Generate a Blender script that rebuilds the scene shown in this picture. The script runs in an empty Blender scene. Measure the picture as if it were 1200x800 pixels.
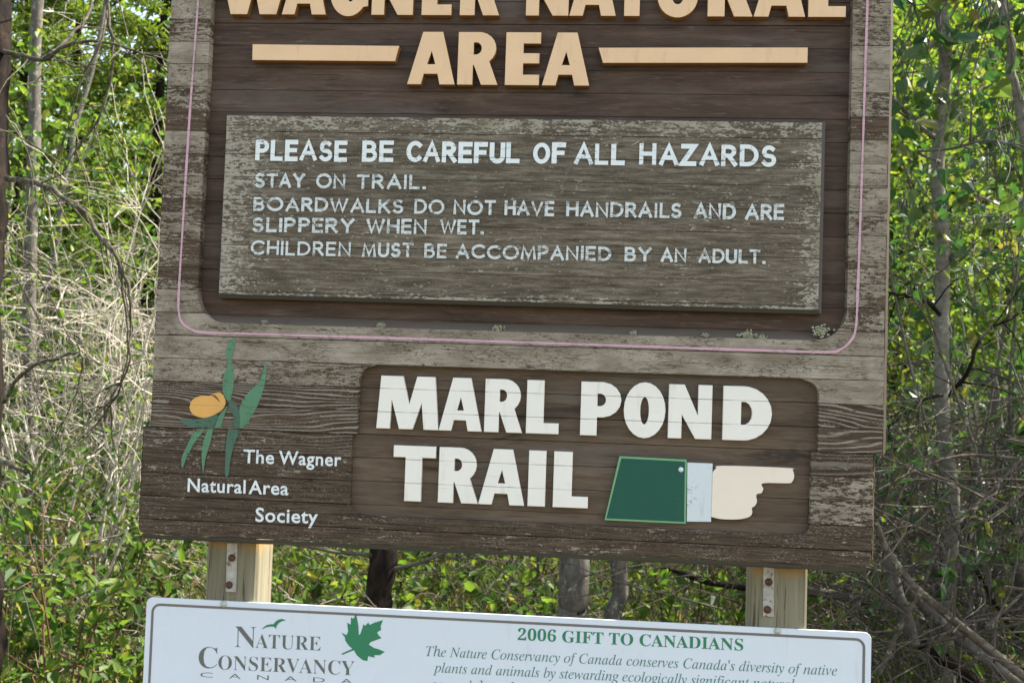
import bpy, math, random
import numpy as np
from mathutils import Matrix, Vector

# ------------------------------------------------------------------ camera, light, exposure
scene = bpy.context.scene
COL = scene.collection
F = 1300.0
R = np.array([[0.99566264, 0.08655817, 0.03411145],
              [0.02989858, 0.04950946, -0.99832604],
              [-0.08810211, 0.99501583, 0.04670676]])
CAM = np.array([0.16034584, -1.81092881, 1.4649937])
cd = bpy.data.cameras.new("camera")
cam = bpy.data.objects.new("camera", cd)
COL.objects.link(cam)
cd.sensor_width = 36.0
cd.lens = 36.0 * F / 1200.0
cd.clip_start, cd.clip_end = 0.05, 1000.0
cam.matrix_world = Matrix((
    (R[0][0], -R[1][0], -R[2][0], CAM[0]),
    (R[0][1], -R[1][1], -R[2][1], CAM[1]),
    (R[0][2], -R[1][2], -R[2][2], CAM[2]),
    (0, 0, 0, 1)))
cd.dof.use_dof = True
cd.dof.focus_distance = 1.83
cd.dof.aperture_fstop = 13.0
scene.camera = cam

SUN = np.array([0.64, 0.26, 0.90])
SUN = SUN / np.linalg.norm(SUN)
elev = math.asin(SUN[2])
world = bpy.data.worlds.new("World")
scene.world = world
world.use_nodes = True
wn = world.node_tree
sky = wn.nodes.new("ShaderNodeTexSky")
sky.sky_type = 'NISHITA'
sky.sun_disc = False
sky.sun_elevation = elev
sky.sun_rotation = math.atan2(SUN[0], SUN[1])
sky.air_density = 1.0
sky.dust_density = 1.6
sky.ozone_density = 1.0
bg = wn.nodes["Background"]
bg.inputs["Strength"].default_value = 0.15
wb = wn.nodes.new("ShaderNodeMix")
wb.data_type, wb.blend_type = 'RGBA', 'MULTIPLY'
wb.inputs["Factor"].default_value = 1.0
wb.inputs[7].default_value = (1.17, 1.0, 0.80, 1)
wn.links.new(sky.outputs[0], wb.inputs[6])
wn.links.new(wb.outputs[2], bg.inputs["Color"])
sl = bpy.data.lights.new("sun", 'SUN')
sl.energy = 5.0
sl.angle = math.radians(0.53)
sl.color = (1.0, 0.94, 0.84)
so = bpy.data.objects.new("sun", sl)
COL.objects.link(so)
so.rotation_euler = Vector(SUN).to_track_quat('Z', 'Y').to_euler()
scene.view_settings.view_transform = 'Standard'
scene.view_settings.look = 'None'
scene.view_settings.gamma = 1.0
scene.view_settings.use_curve_mapping = False
scene.view_settings.exposure = 1.82
scene.cycles.max_bounces = 6
scene.cycles.transparent_max_bounces = 8

rng = np.random.default_rng(11)


def P(px, py, y=0.0):
    """the point of the vertical plane Y = y that this photo point shows"""
    d = R.T @ np.array([(px - 600) / F, (py - 400) / F, 1.0])
    return CAM + d * ((y - CAM[1]) / d[1])


def UV(px, py, y=0.0):
    p = P(px, py, y)
    return (p[0], p[2])


# ------------------------------------------------------------------ mesh building
class MB:
    def __init__(self):
        self.v, self.n, self.loops, self.tot, self.a = [], 0, [], [], {}

    def add(self, v, faces, **at):
        v = np.asarray(v, float).reshape(-1, 3)
        k = len(v)
        self.v.append(v)
        for f in faces:
            f = np.asarray(f, np.int64)
            if f.ndim == 1:
                f = f[None]
            self.loops.append((f + self.n).ravel())
            self.tot.append(np.full(len(f), f.shape[1], np.int64))
        for key, val in at.items():
            self.a.setdefault(key, []).append((self.n, k, val))
        self.n += k

    def mesh(self, name, mat, smooth=False):
        me = bpy.data.meshes.new(name)
        if self.n:
            v = np.concatenate(self.v)
            lo = np.concatenate(self.loops).astype(np.int32)
            tot = np.concatenate(self.tot).astype(np.int32)
            me.vertices.add(len(v))
            me.vertices.foreach_set("co", v.astype(np.float32).ravel())
            me.loops.add(len(lo))
            me.loops.foreach_set("vertex_index", lo)
            me.polygons.add(len(tot))
            st = np.zeros(len(tot), np.int32)
            st[1:] = np.cumsum(tot)[:-1]
            me.polygons.foreach_set("loop_start", st)
            me.polygons.foreach_set("loop_total", tot)
            me.polygons.foreach_set("use_smooth", np.full(len(tot), smooth, bool))
            for key, lst in self.a.items():
                arr = np.zeros(self.n, np.float32)
                for s, k, val in lst:
                    arr[s:s + k] = val
                at = me.attributes.new(key, 'FLOAT', 'POINT')
                at.data.foreach_set("value", arr)
            me.update(calc_edges=True)
            me.validate()
        me.materials.append(mat)
        return me


def link(name, data, parent=None):
    o = bpy.data.objects.new(name, data)
    COL.objects.link(o)
    if parent is not None:
        o.parent = parent
    return o


def tag(o, label=None, cat=None, group=None, kind=None):
    if label: o["label"] = label
    if cat: o["category"] = cat
    if group: o["group"] = group
    if kind: o["kind"] = kind
    return o


def empty(name, loc, rz=0.0):
    o = link(name, None)
    o.location = loc
    o.rotation_euler = (0, 0, rz)
    return o


def part(name, mb, mat, parent=None, world_space=False, smooth=False, bevel=0):
    """one mesh object; world_space meshes are shifted under their parent's origin"""
    o = link(name, mb.mesh(name, mat, smooth), parent)
    if world_space and parent is not None:
        p, off = parent, Vector((0, 0, 0))
        while p is not None:
            off += p.location
            p = p.parent
        o.location = -off
    if bevel:
        m = o.modifiers.new("edge", 'BEVEL')
        m.width = bevel
        m.segments = 2
        m.limit_method = 'ANGLE'
    return o


def copy_tree(o, parent=None):
    c = o.copy()
    COL.objects.link(c)
    if parent is not None:
        c.parent = parent
    for ch in list(o.children):
        copy_tree(ch, c)
    return c


def unit(v):
    v = np.asarray(v, float)
    return v / (np.linalg.norm(v, axis=-1, keepdims=True) + 1e-12)


def tube(mb, pts, rad, sides=5, cap=True, rough=0.0, **at):
    pts = np.asarray(pts, float)
    n = len(pts)
    rad = np.broadcast_to(np.asarray(rad, float), (n,))
    t = np.gradient(pts, axis=0)
    t = unit(t)
    ref = np.array([0.0, 0.0, 1.0])
    if abs(t[:, 2]).mean() > 0.8:
        ref = np.array([1.0, 0.0, 0.0])
    a = unit(np.cross(t, ref))
    b = np.cross(t, a)
    th = np.arange(sides) * 2 * math.pi / sides
    rr = rad[:, None] * np.ones(sides)[None]
    if rough:
        rr = rr * (1 + rough * rng.normal(size=rr.shape))
    ring = (pts[:, None] + rr[..., None] * (np.cos(th)[None, :, None] * a[:, None] + np.sin(th)[None, :, None] * b[:, None]))
    i = np.arange(n - 1)[:, None] * sides
    j = np.arange(sides)[None]
    k = (j + 1) % sides
    q = np.stack([i + j, i + k, i + sides + k, i + sides + j], -1).reshape(-1, 4)
    fs = [q]
    if cap:
        fs += [np.arange(sides)[::-1], np.arange(sides) + (n - 1) * sides]
    mb.add(ring.reshape(-1, 3), fs, **at)


def smooth_path(pts, n):
    """Catmull-Rom through the points"""
    p = np.asarray(pts, float)
    p = np.vstack([2 * p[0] - p[1], p, 2 * p[-1] - p[-2]])
    m = len(p) - 3
    out = []
    for s in np.linspace(0, m - 1e-6, n):
        i = int(s)
        t = s - i
        a, b, c, d = p[i:i + 4]
        out.append(0.5 * (2 * b + (c - a) * t + (2 * a - 5 * b + 4 * c - d) * t * t + (3 * b - a - 3 * c + d) * t ** 3))
    return np.array(out)


LEAF = {
    # outline of the left half (x, along); folded on the midrib
    'oval': ([(0.30, 0.30), (0.27, 0.68)], 0.10),
    'heart': ([(0.20, -0.06), (0.43, 0.12), (0.40, 0.38), (0.22, 0.72)], 0.10),
    'narrow': ([(0.14, 0.30), (0.12, 0.68)], 0.04),
    'needle': ([(0.11, 0.35), (0.09, 0.75)], 0.03),
}


def leaves(mb, pos, d, size, shape='oval', droop=0.0, flat=0.5, r=rng):
    """many leaves at once: pos (N,3), direction d (N,3), size (N,)"""
    half, fold = LEAF[shape]
    n = len(pos)
    if n == 0:
        return
    d = unit(d)
    up = r.normal(size=(n, 3)) * (1 - flat) + np.array([0, 0, 1.0]) * flat * 2
    s = unit(np.cross(d, up))
    nrm = np.cross(s, d)
    tmpl = [(0, 0, 0)] + [(-x, y, fold) for x, y in half] + [(0, 1, -droop)] + [(x, y, fold) for x, y in half[::-1]]
    tm = np.array(tmpl, float)
    k = len(tm)
    wx = (0.85 + 0.3 * r.random(n))[:, None, None]
    curl = (r.normal(size=n) * 0.28 - 0.08)[:, None, None]
    sz = np.asarray(size)[:, None, None]
    v = pos[:, None] + sz * (tm[None, :, 0:1] * wx * s[:, None] + tm[None, :, 1:2] * d[:, None]
                             + (tm[None, :, 2:3] + curl * tm[None, :, 1:2] ** 2) * nrm[:, None])
    h = len(half)
    base = (np.arange(n) * k)[:, None]
    left = np.array([0] + list(range(1, h + 1)) + [h + 1])[::-1]
    right = np.array([0, h + 1] + list(range(h + 2, 2 * h + 2)))[::-1]
    tint = np.repeat(r.random(n), k)
    mb.add(v.reshape(-1, 3), [base + left[None], base + right[None]], tint=tint)


# ------------------------------------------------------------------ materials
def new_mat(name):
    m = bpy.data.materials.new(name)
    m.use_nodes = True
    nt = m.node_tree
    nt.nodes.clear()
    out = nt.nodes.new("ShaderNodeOutputMaterial")
    return m, nt, out


class N:
    """short node wiring"""
    def __init__(self, nt):
        self.nt = nt

    def node(self, typ, **kw):
        n = self.nt.nodes.new(typ)
        for k, v in kw.items():
            setattr(n, k, v)
        return n

    def set(self, sock, v):
        if isinstance(v, bpy.types.NodeSocket):
            self.nt.links.new(v, sock)
        elif isinstance(v, (tuple, list)) and len(v) == 3 and sock.type == 'RGBA':
            sock.default_value = (*v, 1)
        else:
            sock.default_value = v

    def coord(self):
        return self.node("ShaderNodeTexCoord").outputs["Object"]

    def mapping(self, scale, loc=(0, 0, 0), src=None):
        n = self.node("ShaderNodeMapping")
        self.set(n.inputs["Vector"], src or self.coord())
        n.inputs["Scale"].default_value = scale
        n.inputs["Location"].default_value = loc
        return n.outputs[0]

    def noise(self, vec, scale=1.0, detail=6.0, rough=0.6, dist=0.0):
        n = self.node("ShaderNodeTexNoise")
        self.set(n.inputs["Vector"], vec)
        n.inputs["Scale"].default_value = scale
        n.inputs["Detail"].default_value = detail
        n.inputs["Roughness"].default_value = rough
        n.inputs["Distortion"].default_value = dist
        return n.outputs["Fac"]

    def math(self, op, a, b=0.0, c=0.0, clamp=False):
        n = self.node("ShaderNodeMath", operation=op, use_clamp=clamp)
        self.set(n.inputs[0], a)
        self.set(n.inputs[1], b)
        self.set(n.inputs[2], c)
        return n.outputs[0]

    def range(self, v, a, b, c=0.0, d=1.0):
        n = self.node("ShaderNodeMapRange", interpolation_type='SMOOTHSTEP')
        self.set(n.inputs["Value"], v)
        self.set(n.inputs["From Min"], a)
        self.set(n.inputs["From Max"], b)
        self.set(n.inputs["To Min"], c)
        self.set(n.inputs["To Max"], d)
        return n.outputs[0]

    def mix(self, fac, a, b, blend='MIX'):
        n = self.node("ShaderNodeMix", data_type='RGBA', blend_type=blend)
        self.set(n.inputs["Factor"], fac)
        self.set(n.inputs[6], a)
        self.set(n.inputs[7], b)
        return n.outputs[2]

    def ramp(self, v, stops):
        n = self.node("ShaderNodeValToRGB")
        self.set(n.inputs[0], v)
        e = n.color_ramp.elements
        while len(e) < len(stops):
            e.new(0.5)
        for el, (p, c) in zip(e, stops):
            el.position = p
            el.color = (*c, 1)
        return n.outputs[0]

    def attr(self, name):
        return self.node("ShaderNodeAttribute", attribute_name=name).outputs["Fac"]

    def bump(self, h, strength=0.3, dist=0.002):
        n = self.node("ShaderNodeBump")
        n.inputs["Strength"].default_value = strength
        n.inputs["Distance"].default_value = dist
        self.set(n.inputs["Height"], h)
        return n.outputs[0]

    def principled(self, color, rough=0.8, bump=None, spec=0.3, metal=0.0, alpha=None):
        n = self.node("ShaderNodeBsdfPrincipled")
        self.set(n.inputs["Base Color"], color)
        self.set(n.inputs["Roughness"], rough)
        n.inputs["Specular IOR Level"].default_value = spec
        n.inputs["Metallic"].default_value = metal
        if bump is not None:
            self.set(n.inputs["Normal"], bump)
        if alpha is not None:
            self.set(n.inputs["Alpha"], alpha)
        return n.outputs[0]


def finish(nt, out, shader):
    nt.links.new(shader, out.inputs["Surface"])


SEAM0, SEAMH = 1.389, 0.03863


def mat_board():
    """brown stained strips with what is left of the pale paint in horizontal flakes"""
    m, nt, out = new_mat("weathered_board")
    n = N(nt)
    paint, rnd, grain = n.attr("paint"), n.attr("rnd"), n.attr("grain")
    co = n.coord()
    jit = n.node("ShaderNodeCombineXYZ")
    n.set(jit.inputs[0], n.math('MULTIPLY', rnd, 7.3))
    va = n.node("ShaderNodeVectorMath", operation='ADD')
    n.set(va.inputs[0], co)
    n.set(va.inputs[1], jit.outputs[0])
    co = va.outputs[0]
    streak = n.noise(n.mapping((12, 12, 190), src=co), 1, 8, 0.7)
    fine = n.noise(n.mapping((40, 40, 420), src=co), 1, 4, 0.6)
    wide = n.noise(n.mapping((3.2, 3.2, 9), src=co), 1, 4, 0.55)
    f_w = n.noise(n.mapping((25, 25, 70), src=co), 1, 3, 0.6)
    base = n.ramp(streak, [(0.28, (0.018, 0.012, 0.008)), (0.48, (0.080, 0.055, 0.037)), (0.68, (0.190, 0.142, 0.102))])
    base = n.mix(n.math('MULTIPLY', wide, 0.45), base, (0.088, 0.068, 0.050))
    base = n.mix(0.55, base, n.ramp(rnd, [(0, (0.5, 0.47, 0.44)), (1, (1.1, 1.0, 0.92))]), 'MULTIPLY')
    base = n.mix(n.range(fine, 0.60, 0.75, 0, 0.5), base, (0.02, 0.016, 0.013))
    # growth-ring lines
    sepz = n.node("ShaderNodeSeparateXYZ")
    n.set(sepz.inputs[0], co)
    gn = n.noise(n.mapping((3.4, 3.4, 17), (4, 2, 6), src=co), 1, 1.5, 0.45)
    ph = n.math('ADD', n.math('MULTIPLY', sepz.outputs[2], 1050.0), n.math('MULTIPLY', gn, 85.0))
    sn = n.math('SINE', n.math('ADD', ph, n.math('MULTIPLY', f_w, 3.0)))
    line = n.range(sn, 0.35, 0.95)
    brk = n.range(n.noise(n.mapping((9, 9, 60), src=co), 1, 5, 0.6), 0.34, 0.52)
    lmask = n.math('MULTIPLY', n.math('MULTIPLY', line, brk), grain)
    base = n.mix(lmask, base, (0.27, 0.25, 0.22))
    # flakes
    f1 = n.noise(n.mapping((17, 17, 85), src=co), 1, 6, 0.62)
    f2 = n.noise(n.mapping((85, 85, 270), src=co), 1, 5, 0.65)
    f3 = n.noise(n.mapping((300, 300, 620), src=co), 1, 2, 0.6)
    fl = n.math('ADD', n.math('MULTIPLY', f1, 0.42), n.math('ADD', n.math('MULTIPLY', f2, 0.42), n.math('MULTIPLY', f3, 0.16)))
    cov = n.math('ADD', n.math('ADD', paint, 0.12), n.math('MULTIPLY', n.math('SUBTRACT', wide, 0.5), 1.1))
    thr = n.math('SUBTRACT', 0.655, n.math('MULTIPLY', cov, 0.27))
    mask = n.range(fl, thr, n.math('ADD', thr, 0.03))
    vo = n.node("ShaderNodeTexVoronoi", feature='DISTANCE_TO_EDGE')
    wv = n.node("ShaderNodeVectorMath", operation='ADD')
    n.set(wv.inputs[0], n.mapping((70, 70, 210), src=co))
    ws = n.node("ShaderNodeCombineXYZ")
    n.set(ws.inputs[0], n.math('MULTIPLY', f2, 3.0))
    n.set(ws.inputs[2], n.math('MULTIPLY', f1, 3.0))
    n.set(wv.inputs[1], ws.outputs[0])
    n.set(vo.inputs["Vector"], wv.outputs[0])
    vo.inputs["Scale"].default_value = 1.0
    crk = n.range(vo.outputs["Distance"], 0.05, 0.012)
    crk = n.math('MULTIPLY', crk, n.range(n.noise(n.mapping((12, 12, 30), (3, 3, 3), src=co), 1, 4, 0.6), 0.42, 0.6))
    mask = n.math('MULTIPLY', mask, n.math('SUBTRACT', 1.0, n.math('MULTIPLY', crk, 0.85)))
    pc = n.ramp(n.noise(n.mapping((14, 14, 40), src=co), 1, 5, 0.6),
                [(0.3, (0.18, 0.150, 0.112)), (0.52, (0.31, 0.270, 0.215)), (0.75, (0.44, 0.40, 0.34))])
    pc = n.mix(n.range(f3, 0.42, 0.30, 0, 0.5), pc, (0.09, 0.08, 0.065))
    pc = n.mix(n.range(f2, 0.55, 0.7, 0, 0.4), pc, (0.44, 0.42, 0.38))
    spk = n.range(n.noise(n.mapping((9, 9, 28), (5, 7, 1), src=co), 1, 4, 0.6), 0.42, 0.62)
    base = n.mix(n.math('MULTIPLY', n.range(f3, 0.58, 0.68, 0, 0.75), spk), base, (0.31, 0.275, 0.225))
    base = n.mix(n.range(f3, 0.40, 0.32, 0, 0.6), base, (0.016, 0.013, 0.010))
    col = n.mix(n.math('MULTIPLY', mask, 0.88), base, pc)
    spl = n.noise(n.mapping((2.6, 2.6, 95), (6, 1, 3), src=co), 1, 3, 0.5, 0.3)
    col = n.mix(n.range(n.math('ABSOLUTE', n.math('SUBTRACT', spl, 0.5)), 0.006, 0.002, 0, 0.85), col, (0.014, 0.011, 0.009))
    wst = n.noise(n.mapping((8, 8, 5), (2, 9, 1)), 1, 5, 0.65)
    col = n.mix(n.range(wst, 0.56, 0.72, 0, 0.5), col, (0.045, 0.034, 0.026))
    hgt = n.math('ADD', n.math('MULTIPLY', mask, 0.55), n.math('ADD', n.math('MULTIPLY', streak, 0.5), n.math('MULTIPLY', fine, 0.25)))
    finish(nt, out, n.principled(col, 0.85, n.bump(hgt, 0.7, 0.0022), 0.2))
    return m


def mat_recess(name="stained_floor", lo=(0.030, 0.019, 0.014), mid=(0.078, 0.050, 0.037), hi=(0.150, 0.108, 0.084)):
    m, nt, out = new_mat(name)
    n = N(nt)
    rnd = n.attr("rnd")
    co = n.coord()
    jit = n.node("ShaderNodeCombineXYZ")
    n.set(jit.inputs[0], n.math('MULTIPLY', rnd, 5.1))
    va = n.node("ShaderNodeVectorMath", operation='ADD')
    n.set(va.inputs[0], co)
    n.set(va.inputs[1], jit.outputs[0])
    co = va.outputs[0]
    s = n.noise(n.mapping((5, 5, 44)), 1, 8, 0.72, 0.6)
    f = n.noise(n.mapping((30, 30, 260), src=co), 1, 4, 0.6)
    st = n.noise(n.mapping((4, 4, 24), (2, 2, 2)), 1, 6, 0.65, 0.5)
    c = n.ramp(s, [(0.25, lo), (0.5, mid), (0.78, hi)])
    c = n.mix(0.6, c, n.ramp(rnd, [(0, (0.72, 0.69, 0.68)), (1, (1.12, 1.05, 1.0))]), 'MULTIPLY')
    c = n.mix(n.range(st, 0.55, 0.70, 0, 0.8), c, (0.022, 0.016, 0.013))
    c = n.mix(n.range(f, 0.58, 0.74, 0, 0.55), c, (0.16, 0.13, 0.105))
    gp = n.noise(n.mapping((2.2, 2.2, 11), (9, 3, 4)), 1, 6, 0.65)
    c = n.mix(n.range(gp, 0.50, 0.68, 0, 0.6), c, (0.125, 0.106, 0.092))
    f5 = n.noise(n.mapping((7, 7, 300), (1, 1, 8)), 1, 4, 0.6)
    c = n.mix(n.range(f5, 0.60, 0.68, 0, 0.7), c, (0.018, 0.013, 0.010))
    finish(nt, out, n.principled(c, 0.7, n.bump(n.math('ADD', s, n.math('MULTIPLY', f, 0.5)), 0.22, 0.0012), 0.25))
    return m


def mat_panel():
    """grey brown panel speckled with lichen and paint crumbs, mossy along the top"""
    m, nt, out = new_mat("speckled_panel")
    n = N(nt)
    rnd = n.attr("rnd")
    co = n.coord()
    jit = n.node("ShaderNodeCombineXYZ")
    n.set(jit.inputs[0], n.math('MULTIPLY', rnd, 3.7))
    va = n.node("ShaderNodeVectorMath", operation='ADD')
    n.set(va.inputs[0], co)
    n.set(va.inputs[1], jit.outputs[0])
    co = va.outputs[0]
    s = n.noise(n.mapping((16, 16, 170), src=co), 1, 9, 0.74)
    c = n.ramp(s, [(0.3, (0.034, 0.027, 0.019)), (0.49, (0.125, 0.105, 0.080)), (0.68, (0.265, 0.235, 0.19))])
    c = n.mix(0.5, c, n.ramp(rnd, [(0, (0.75, 0.75, 0.74)), (1, (1.15, 1.1, 1.05))]), 'MULTIPLY')
    pat = n.noise(n.mapping((7, 7, 26), (1, 4, 2)), 1, 5, 0.6)
    c = n.mix(n.range(pat, 0.46, 0.66, 0, 0.45), c, (0.060, 0.048, 0.036))
    c = n.mix(n.range(pat, 0.46, 0.30, 0, 0.35), c, (0.22, 0.20, 0.165))
    fa = n.noise(n.mapping((42, 42, 150), src=co), 1, 6, 0.68)
    fb = n.noise(n.mapping((170, 170, 380), src=co), 1, 4, 0.6)
    f1 = n.math('ADD', n.math('MULTIPLY', fa, 0.55), n.math('MULTIPLY', fb, 0.45))
    edge = n.attr("edge")
    wide = n.noise(n.mapping((5, 5, 14), src=co), 1, 4, 0.5)
    cov = n.math('ADD', n.math('ADD', n.math('MULTIPLY', edge, 0.40), 0.13), n.math('MULTIPLY', wide, 0.62))
    thr = n.math('SUBTRACT', 0.72, n.math('MULTIPLY', cov, 0.30))
    mask = n.range(f1, thr, n.math('ADD', thr, 0.035))
    moss = n.range(n.noise(n.mapping((12, 12, 20)), 1, 5, 0.6), 0.45, 0.7)
    pc = n.mix(n.math('MULTIPLY', moss, edge), (0.37, 0.345, 0.29), (0.23, 0.20, 0.12))
    c = n.mix(n.math('MULTIPLY', mask, 0.9), c, pc)
    g = n.noise(n.mapping((210, 210, 430), src=co), 1, 4, 0.7)
    c = n.mix(n.range(g, 0.58, 0.68, 0, 0.65), c, (0.028, 0.024, 0.018))
    c = n.mix(n.range(g, 0.40, 0.30, 0, 0.6), c, (0.33, 0.31, 0.255))
    h = n.math('ADD', n.math('MULTIPLY', mask, 0.5), n.math('ADD', s, n.math('MULTIPLY', g, 0.4)))
    finish(nt, out, n.principled(c, 0.85, n.bump(h, 0.6, 0.002), 0.2))
    return m


def mat_paint(name, color, wear=0.0, wearcol=(0.2, 0.18, 0.15), seams=False, rough=0.55, speck=0.0, alpha_wear=False, mott=0.06, wscale=(70, 70, 160), dirt=0.0, dirtcol=(0.3, 0.27, 0.22)):
    m, nt, out = new_mat(name)
    n = N(nt)
    mo = n.noise(n.mapping((18, 18, 18)), 1, 5, 0.6)
    c = n.mix(mo, tuple(x * (1 - mott) for x in color), tuple(min(1, x * (1 + mott)) for x in color))
    if speck:
        sp = n.noise(n.mapping((260, 260, 260)), 1, 2, 0.5)
        c = n.mix(n.range(sp, 0.70, 0.76, 0, speck), c, wearcol)
        sp2 = n.noise(n.mapping((38, 38, 30), (3, 1, 2)), 1, 5, 0.7)
        c = n.mix(n.range(sp2, 0.66, 0.72, 0, speck * 0.7), c, wearcol)
    if dirt:
        d1 = n.noise(n.mapping((60, 60, 9), (4, 2, 7)), 1, 5, 0.65)
        c = n.mix(n.range(d1, 0.55, 0.75, 0, dirt), c, dirtcol)
        d2 = n.noise(n.mapping((14, 14, 120), (1, 8, 2)), 1, 6, 0.7)
        c = n.mix(n.range(d2, 0.60, 0.72, 0, dirt), c, dirtcol)
    alpha = None
    w = n.noise(n.mapping(wscale, (1, 2, 3)), 1, 6, 0.7)
    big = n.noise(n.mapping((22, 22, 22), (7, 2, 3)), 1, 3, 0.5)
    wm = n.range(n.math('ADD', n.math('MULTIPLY', w, 0.6), n.math('MULTIPLY', big, 0.4)), 0.68 - 0.2 * wear, 0.74 - 0.2 * wear)
    if wear:
        if alpha_wear:
            ws_ = n.range(n.math('ADD', n.math('MULTIPLY', w, 0.7), n.math('MULTIPLY', big, 0.3)), 0.62 - 0.2 * wear, 0.76 - 0.2 * wear)
            alpha = n.math('SUBTRACT', 1.0, n.math('MULTIPLY', ws_, 0.8))
        else:
            c = n.mix(n.math('MULTIPLY', wm, 0.8), c, wearcol)
    if seams:
        sep = n.node("ShaderNodeSeparateXYZ")
        n.set(sep.inputs[0], n.coord())
        fr = n.math('FRACT', n.math('DIVIDE', n.math('SUBTRACT', sep.outputs[2], SEAM0 - SEAMH * 40), SEAMH))
        d = n.math('MINIMUM', fr, n.math('SUBTRACT', 1.0, fr))
        wob = n.math('ADD', d, n.math('MULTIPLY', n.noise(n.mapping((30, 30, 1)), 1, 3, 0.5), 0.012))
        svar = n.range(n.noise(n.mapping((14, 14, 6), (3, 6, 9)), 1, 4, 0.6), 0.36, 0.6, 0.25, 0.95)
        c = n.mix(n.math('MULTIPLY', n.range(wob, 0.012, 0.026, 1.0, 0), svar), c, (0.13, 0.11, 0.085))
    finish(nt, out, n.principled(c, rough, n.bump(n.noise(n.mapping((120, 120, 300)), 1, 4, 0.6), 0.15, 0.001), 0.35, alpha=alpha))
    return m


def mat_post():
    m, nt, out = new_mat("post_timber")
    n = N(nt)
    g = n.noise(n.mapping((55, 55, 2.2)), 1, 6, 0.62, 0.3)
    crack = n.noise(n.mapping((130, 130, 5), (2, 0, 1)), 1, 4, 0.6, 0.5)
    c = n.ramp(g, [(0.25, (0.095, 0.085, 0.058)), (0.5, (0.195, 0.178, 0.125)), (0.75, (0.28, 0.258, 0.19))])
    c = n.mix(n.range(crack, 0.60, 0.68, 0, 0.85), c, (0.04, 0.034, 0.026))
    sep = n.node("ShaderNodeSeparateXYZ")
    n.set(sep.inputs[0], n.coord())
    lvl = n.math('ADD', sep.outputs[2], n.math('MULTIPLY', n.math('SUBTRACT', n.noise(n.mapping((45, 45, 9)), 1, 5, 0.6), 0.5), 0.06))
    c = n.mix(n.range(lvl, 1.172, 1.205, 0, 0.7), c, (0.34, 0.19, 0.05))
    finish(nt, out, n.principled(c, 0.8, n.bump(n.math('SUBTRACT', g, n.range(crack, 0.62, 0.72)), 0.5, 0.002), 0.2))
    return m


def mat_metal(name, a, b, rust, amount, scale=90):
    m, nt, out = new_mat(name)
    n = N(nt)
    s = n.noise(n.mapping((scale,) * 3), 1, 5, 0.65)
    c = n.ramp(s, [(0.3, a), (0.7, b)])
    c = n.mix(n.range(n.noise(n.mapping((scale * 0.6,) * 3, (4, 4, 4)), 1, 5, 0.7), 0.62 - amount, 0.70 - amount, 0, 0.9), c, rust)
    finish(nt, out, n.principled(c, 0.6, n.bump(s, 0.3, 0.001), 0.4, 0.25))
    return m


def mat_bark(name, cols, scale=(30, 30, 10), bumps=1.0, lich=0.0, lcol=(0.3, 0.32, 0.24), dark=None):
    m, nt, out = new_mat(name)
    n = N(nt)
    g = n.noise(n.mapping(scale), 1, 7, 0.68, 0.6)
    f = n.noise(n.mapping(tuple(x * 4 for x in scale)), 1, 4, 0.6)
    c = n.ramp(g, [(0.28, cols[0]), (0.5, cols[1]), (0.74, cols[2])])
    c = n.mix(n.range(f, 0.6, 0.78, 0, 0.5), c, tuple(x * 0.4 for x in cols[0]))
    if lich:
        c = n.mix(n.range(n.noise(n.mapping((22, 22, 22), (5, 5, 5)), 1, 5, 0.7), 0.62 - lich, 0.70 - lich, 0, 0.85), c, lcol)
    if dark:
        c = n.mix(n.range(n.noise(n.mapping((14, 14, 40), (8, 1, 2)), 1, 3, 0.6), 0.66, 0.72, 0, 0.9), c, dark)
    finish(nt, out, n.principled(c, 0.9, n.bump(n.math('ADD', g, n.math('MULTIPLY', f, 0.3)), min(1.0, 0.8 * bumps), 0.006), 0.15))
    return m


def mat_leaf(name, stops, trans=0.45, rough=0.5, spec=0.35):
    m, nt, out = new_mat(name)
    n = N(nt)
    c = n.ramp(n.attr("tint"), stops)
    mo = n.noise(n.mapping((60, 60, 60)), 1, 3, 0.5)
    c = n.mix(n.math('MULTIPLY', mo, 0.5), c, n.mix(0.5, c, (0.35, 0.4, 0.2), 'MULTIPLY'))
    p = n.principled(c, rough, None, spec)
    t = n.node("ShaderNodeBsdfTranslucent")
    n.set(t.inputs["Color"], n.mix(1.0, c, (1.85, 1.8, 0.9), 'MULTIPLY'))
    mx = n.node("ShaderNodeMixShader")
    mx.inputs[0].default_value = trans
    nt.links.new(p, mx.inputs[1])
    nt.links.new(t.outputs[0], mx.inputs[2])
    finish(nt, out, mx.outputs[0])
    return m


def mat_ground():
    m, nt, out = new_mat("forest_floor")
    n = N(nt)
    a = n.noise(n.mapping((1.2, 1.2, 1.2)), 1, 6, 0.6)
    b = n.noise(n.mapping((24, 24, 24)), 1, 6, 0.7)
    d = n.noise(n.mapping((70, 22, 70)), 1, 4, 0.6)
    c = n.ramp(b, [(0.25, (0.035, 0.028, 0.018)), (0.5, (0.10, 0.078, 0.05)), (0.75, (0.26, 0.21, 0.14))])
    c = n.mix(n.range(a, 0.45, 0.62, 0, 0.65), c, n.ramp(d, [(0.3, (0.03, 0.045, 0.014)), (0.7, (0.10, 0.12, 0.04))]))
    finish(nt, out, n.principled(c, 0.95, n.bump(n.math('ADD', b, d), 0.9, 0.02), 0.1))
    return m


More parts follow.
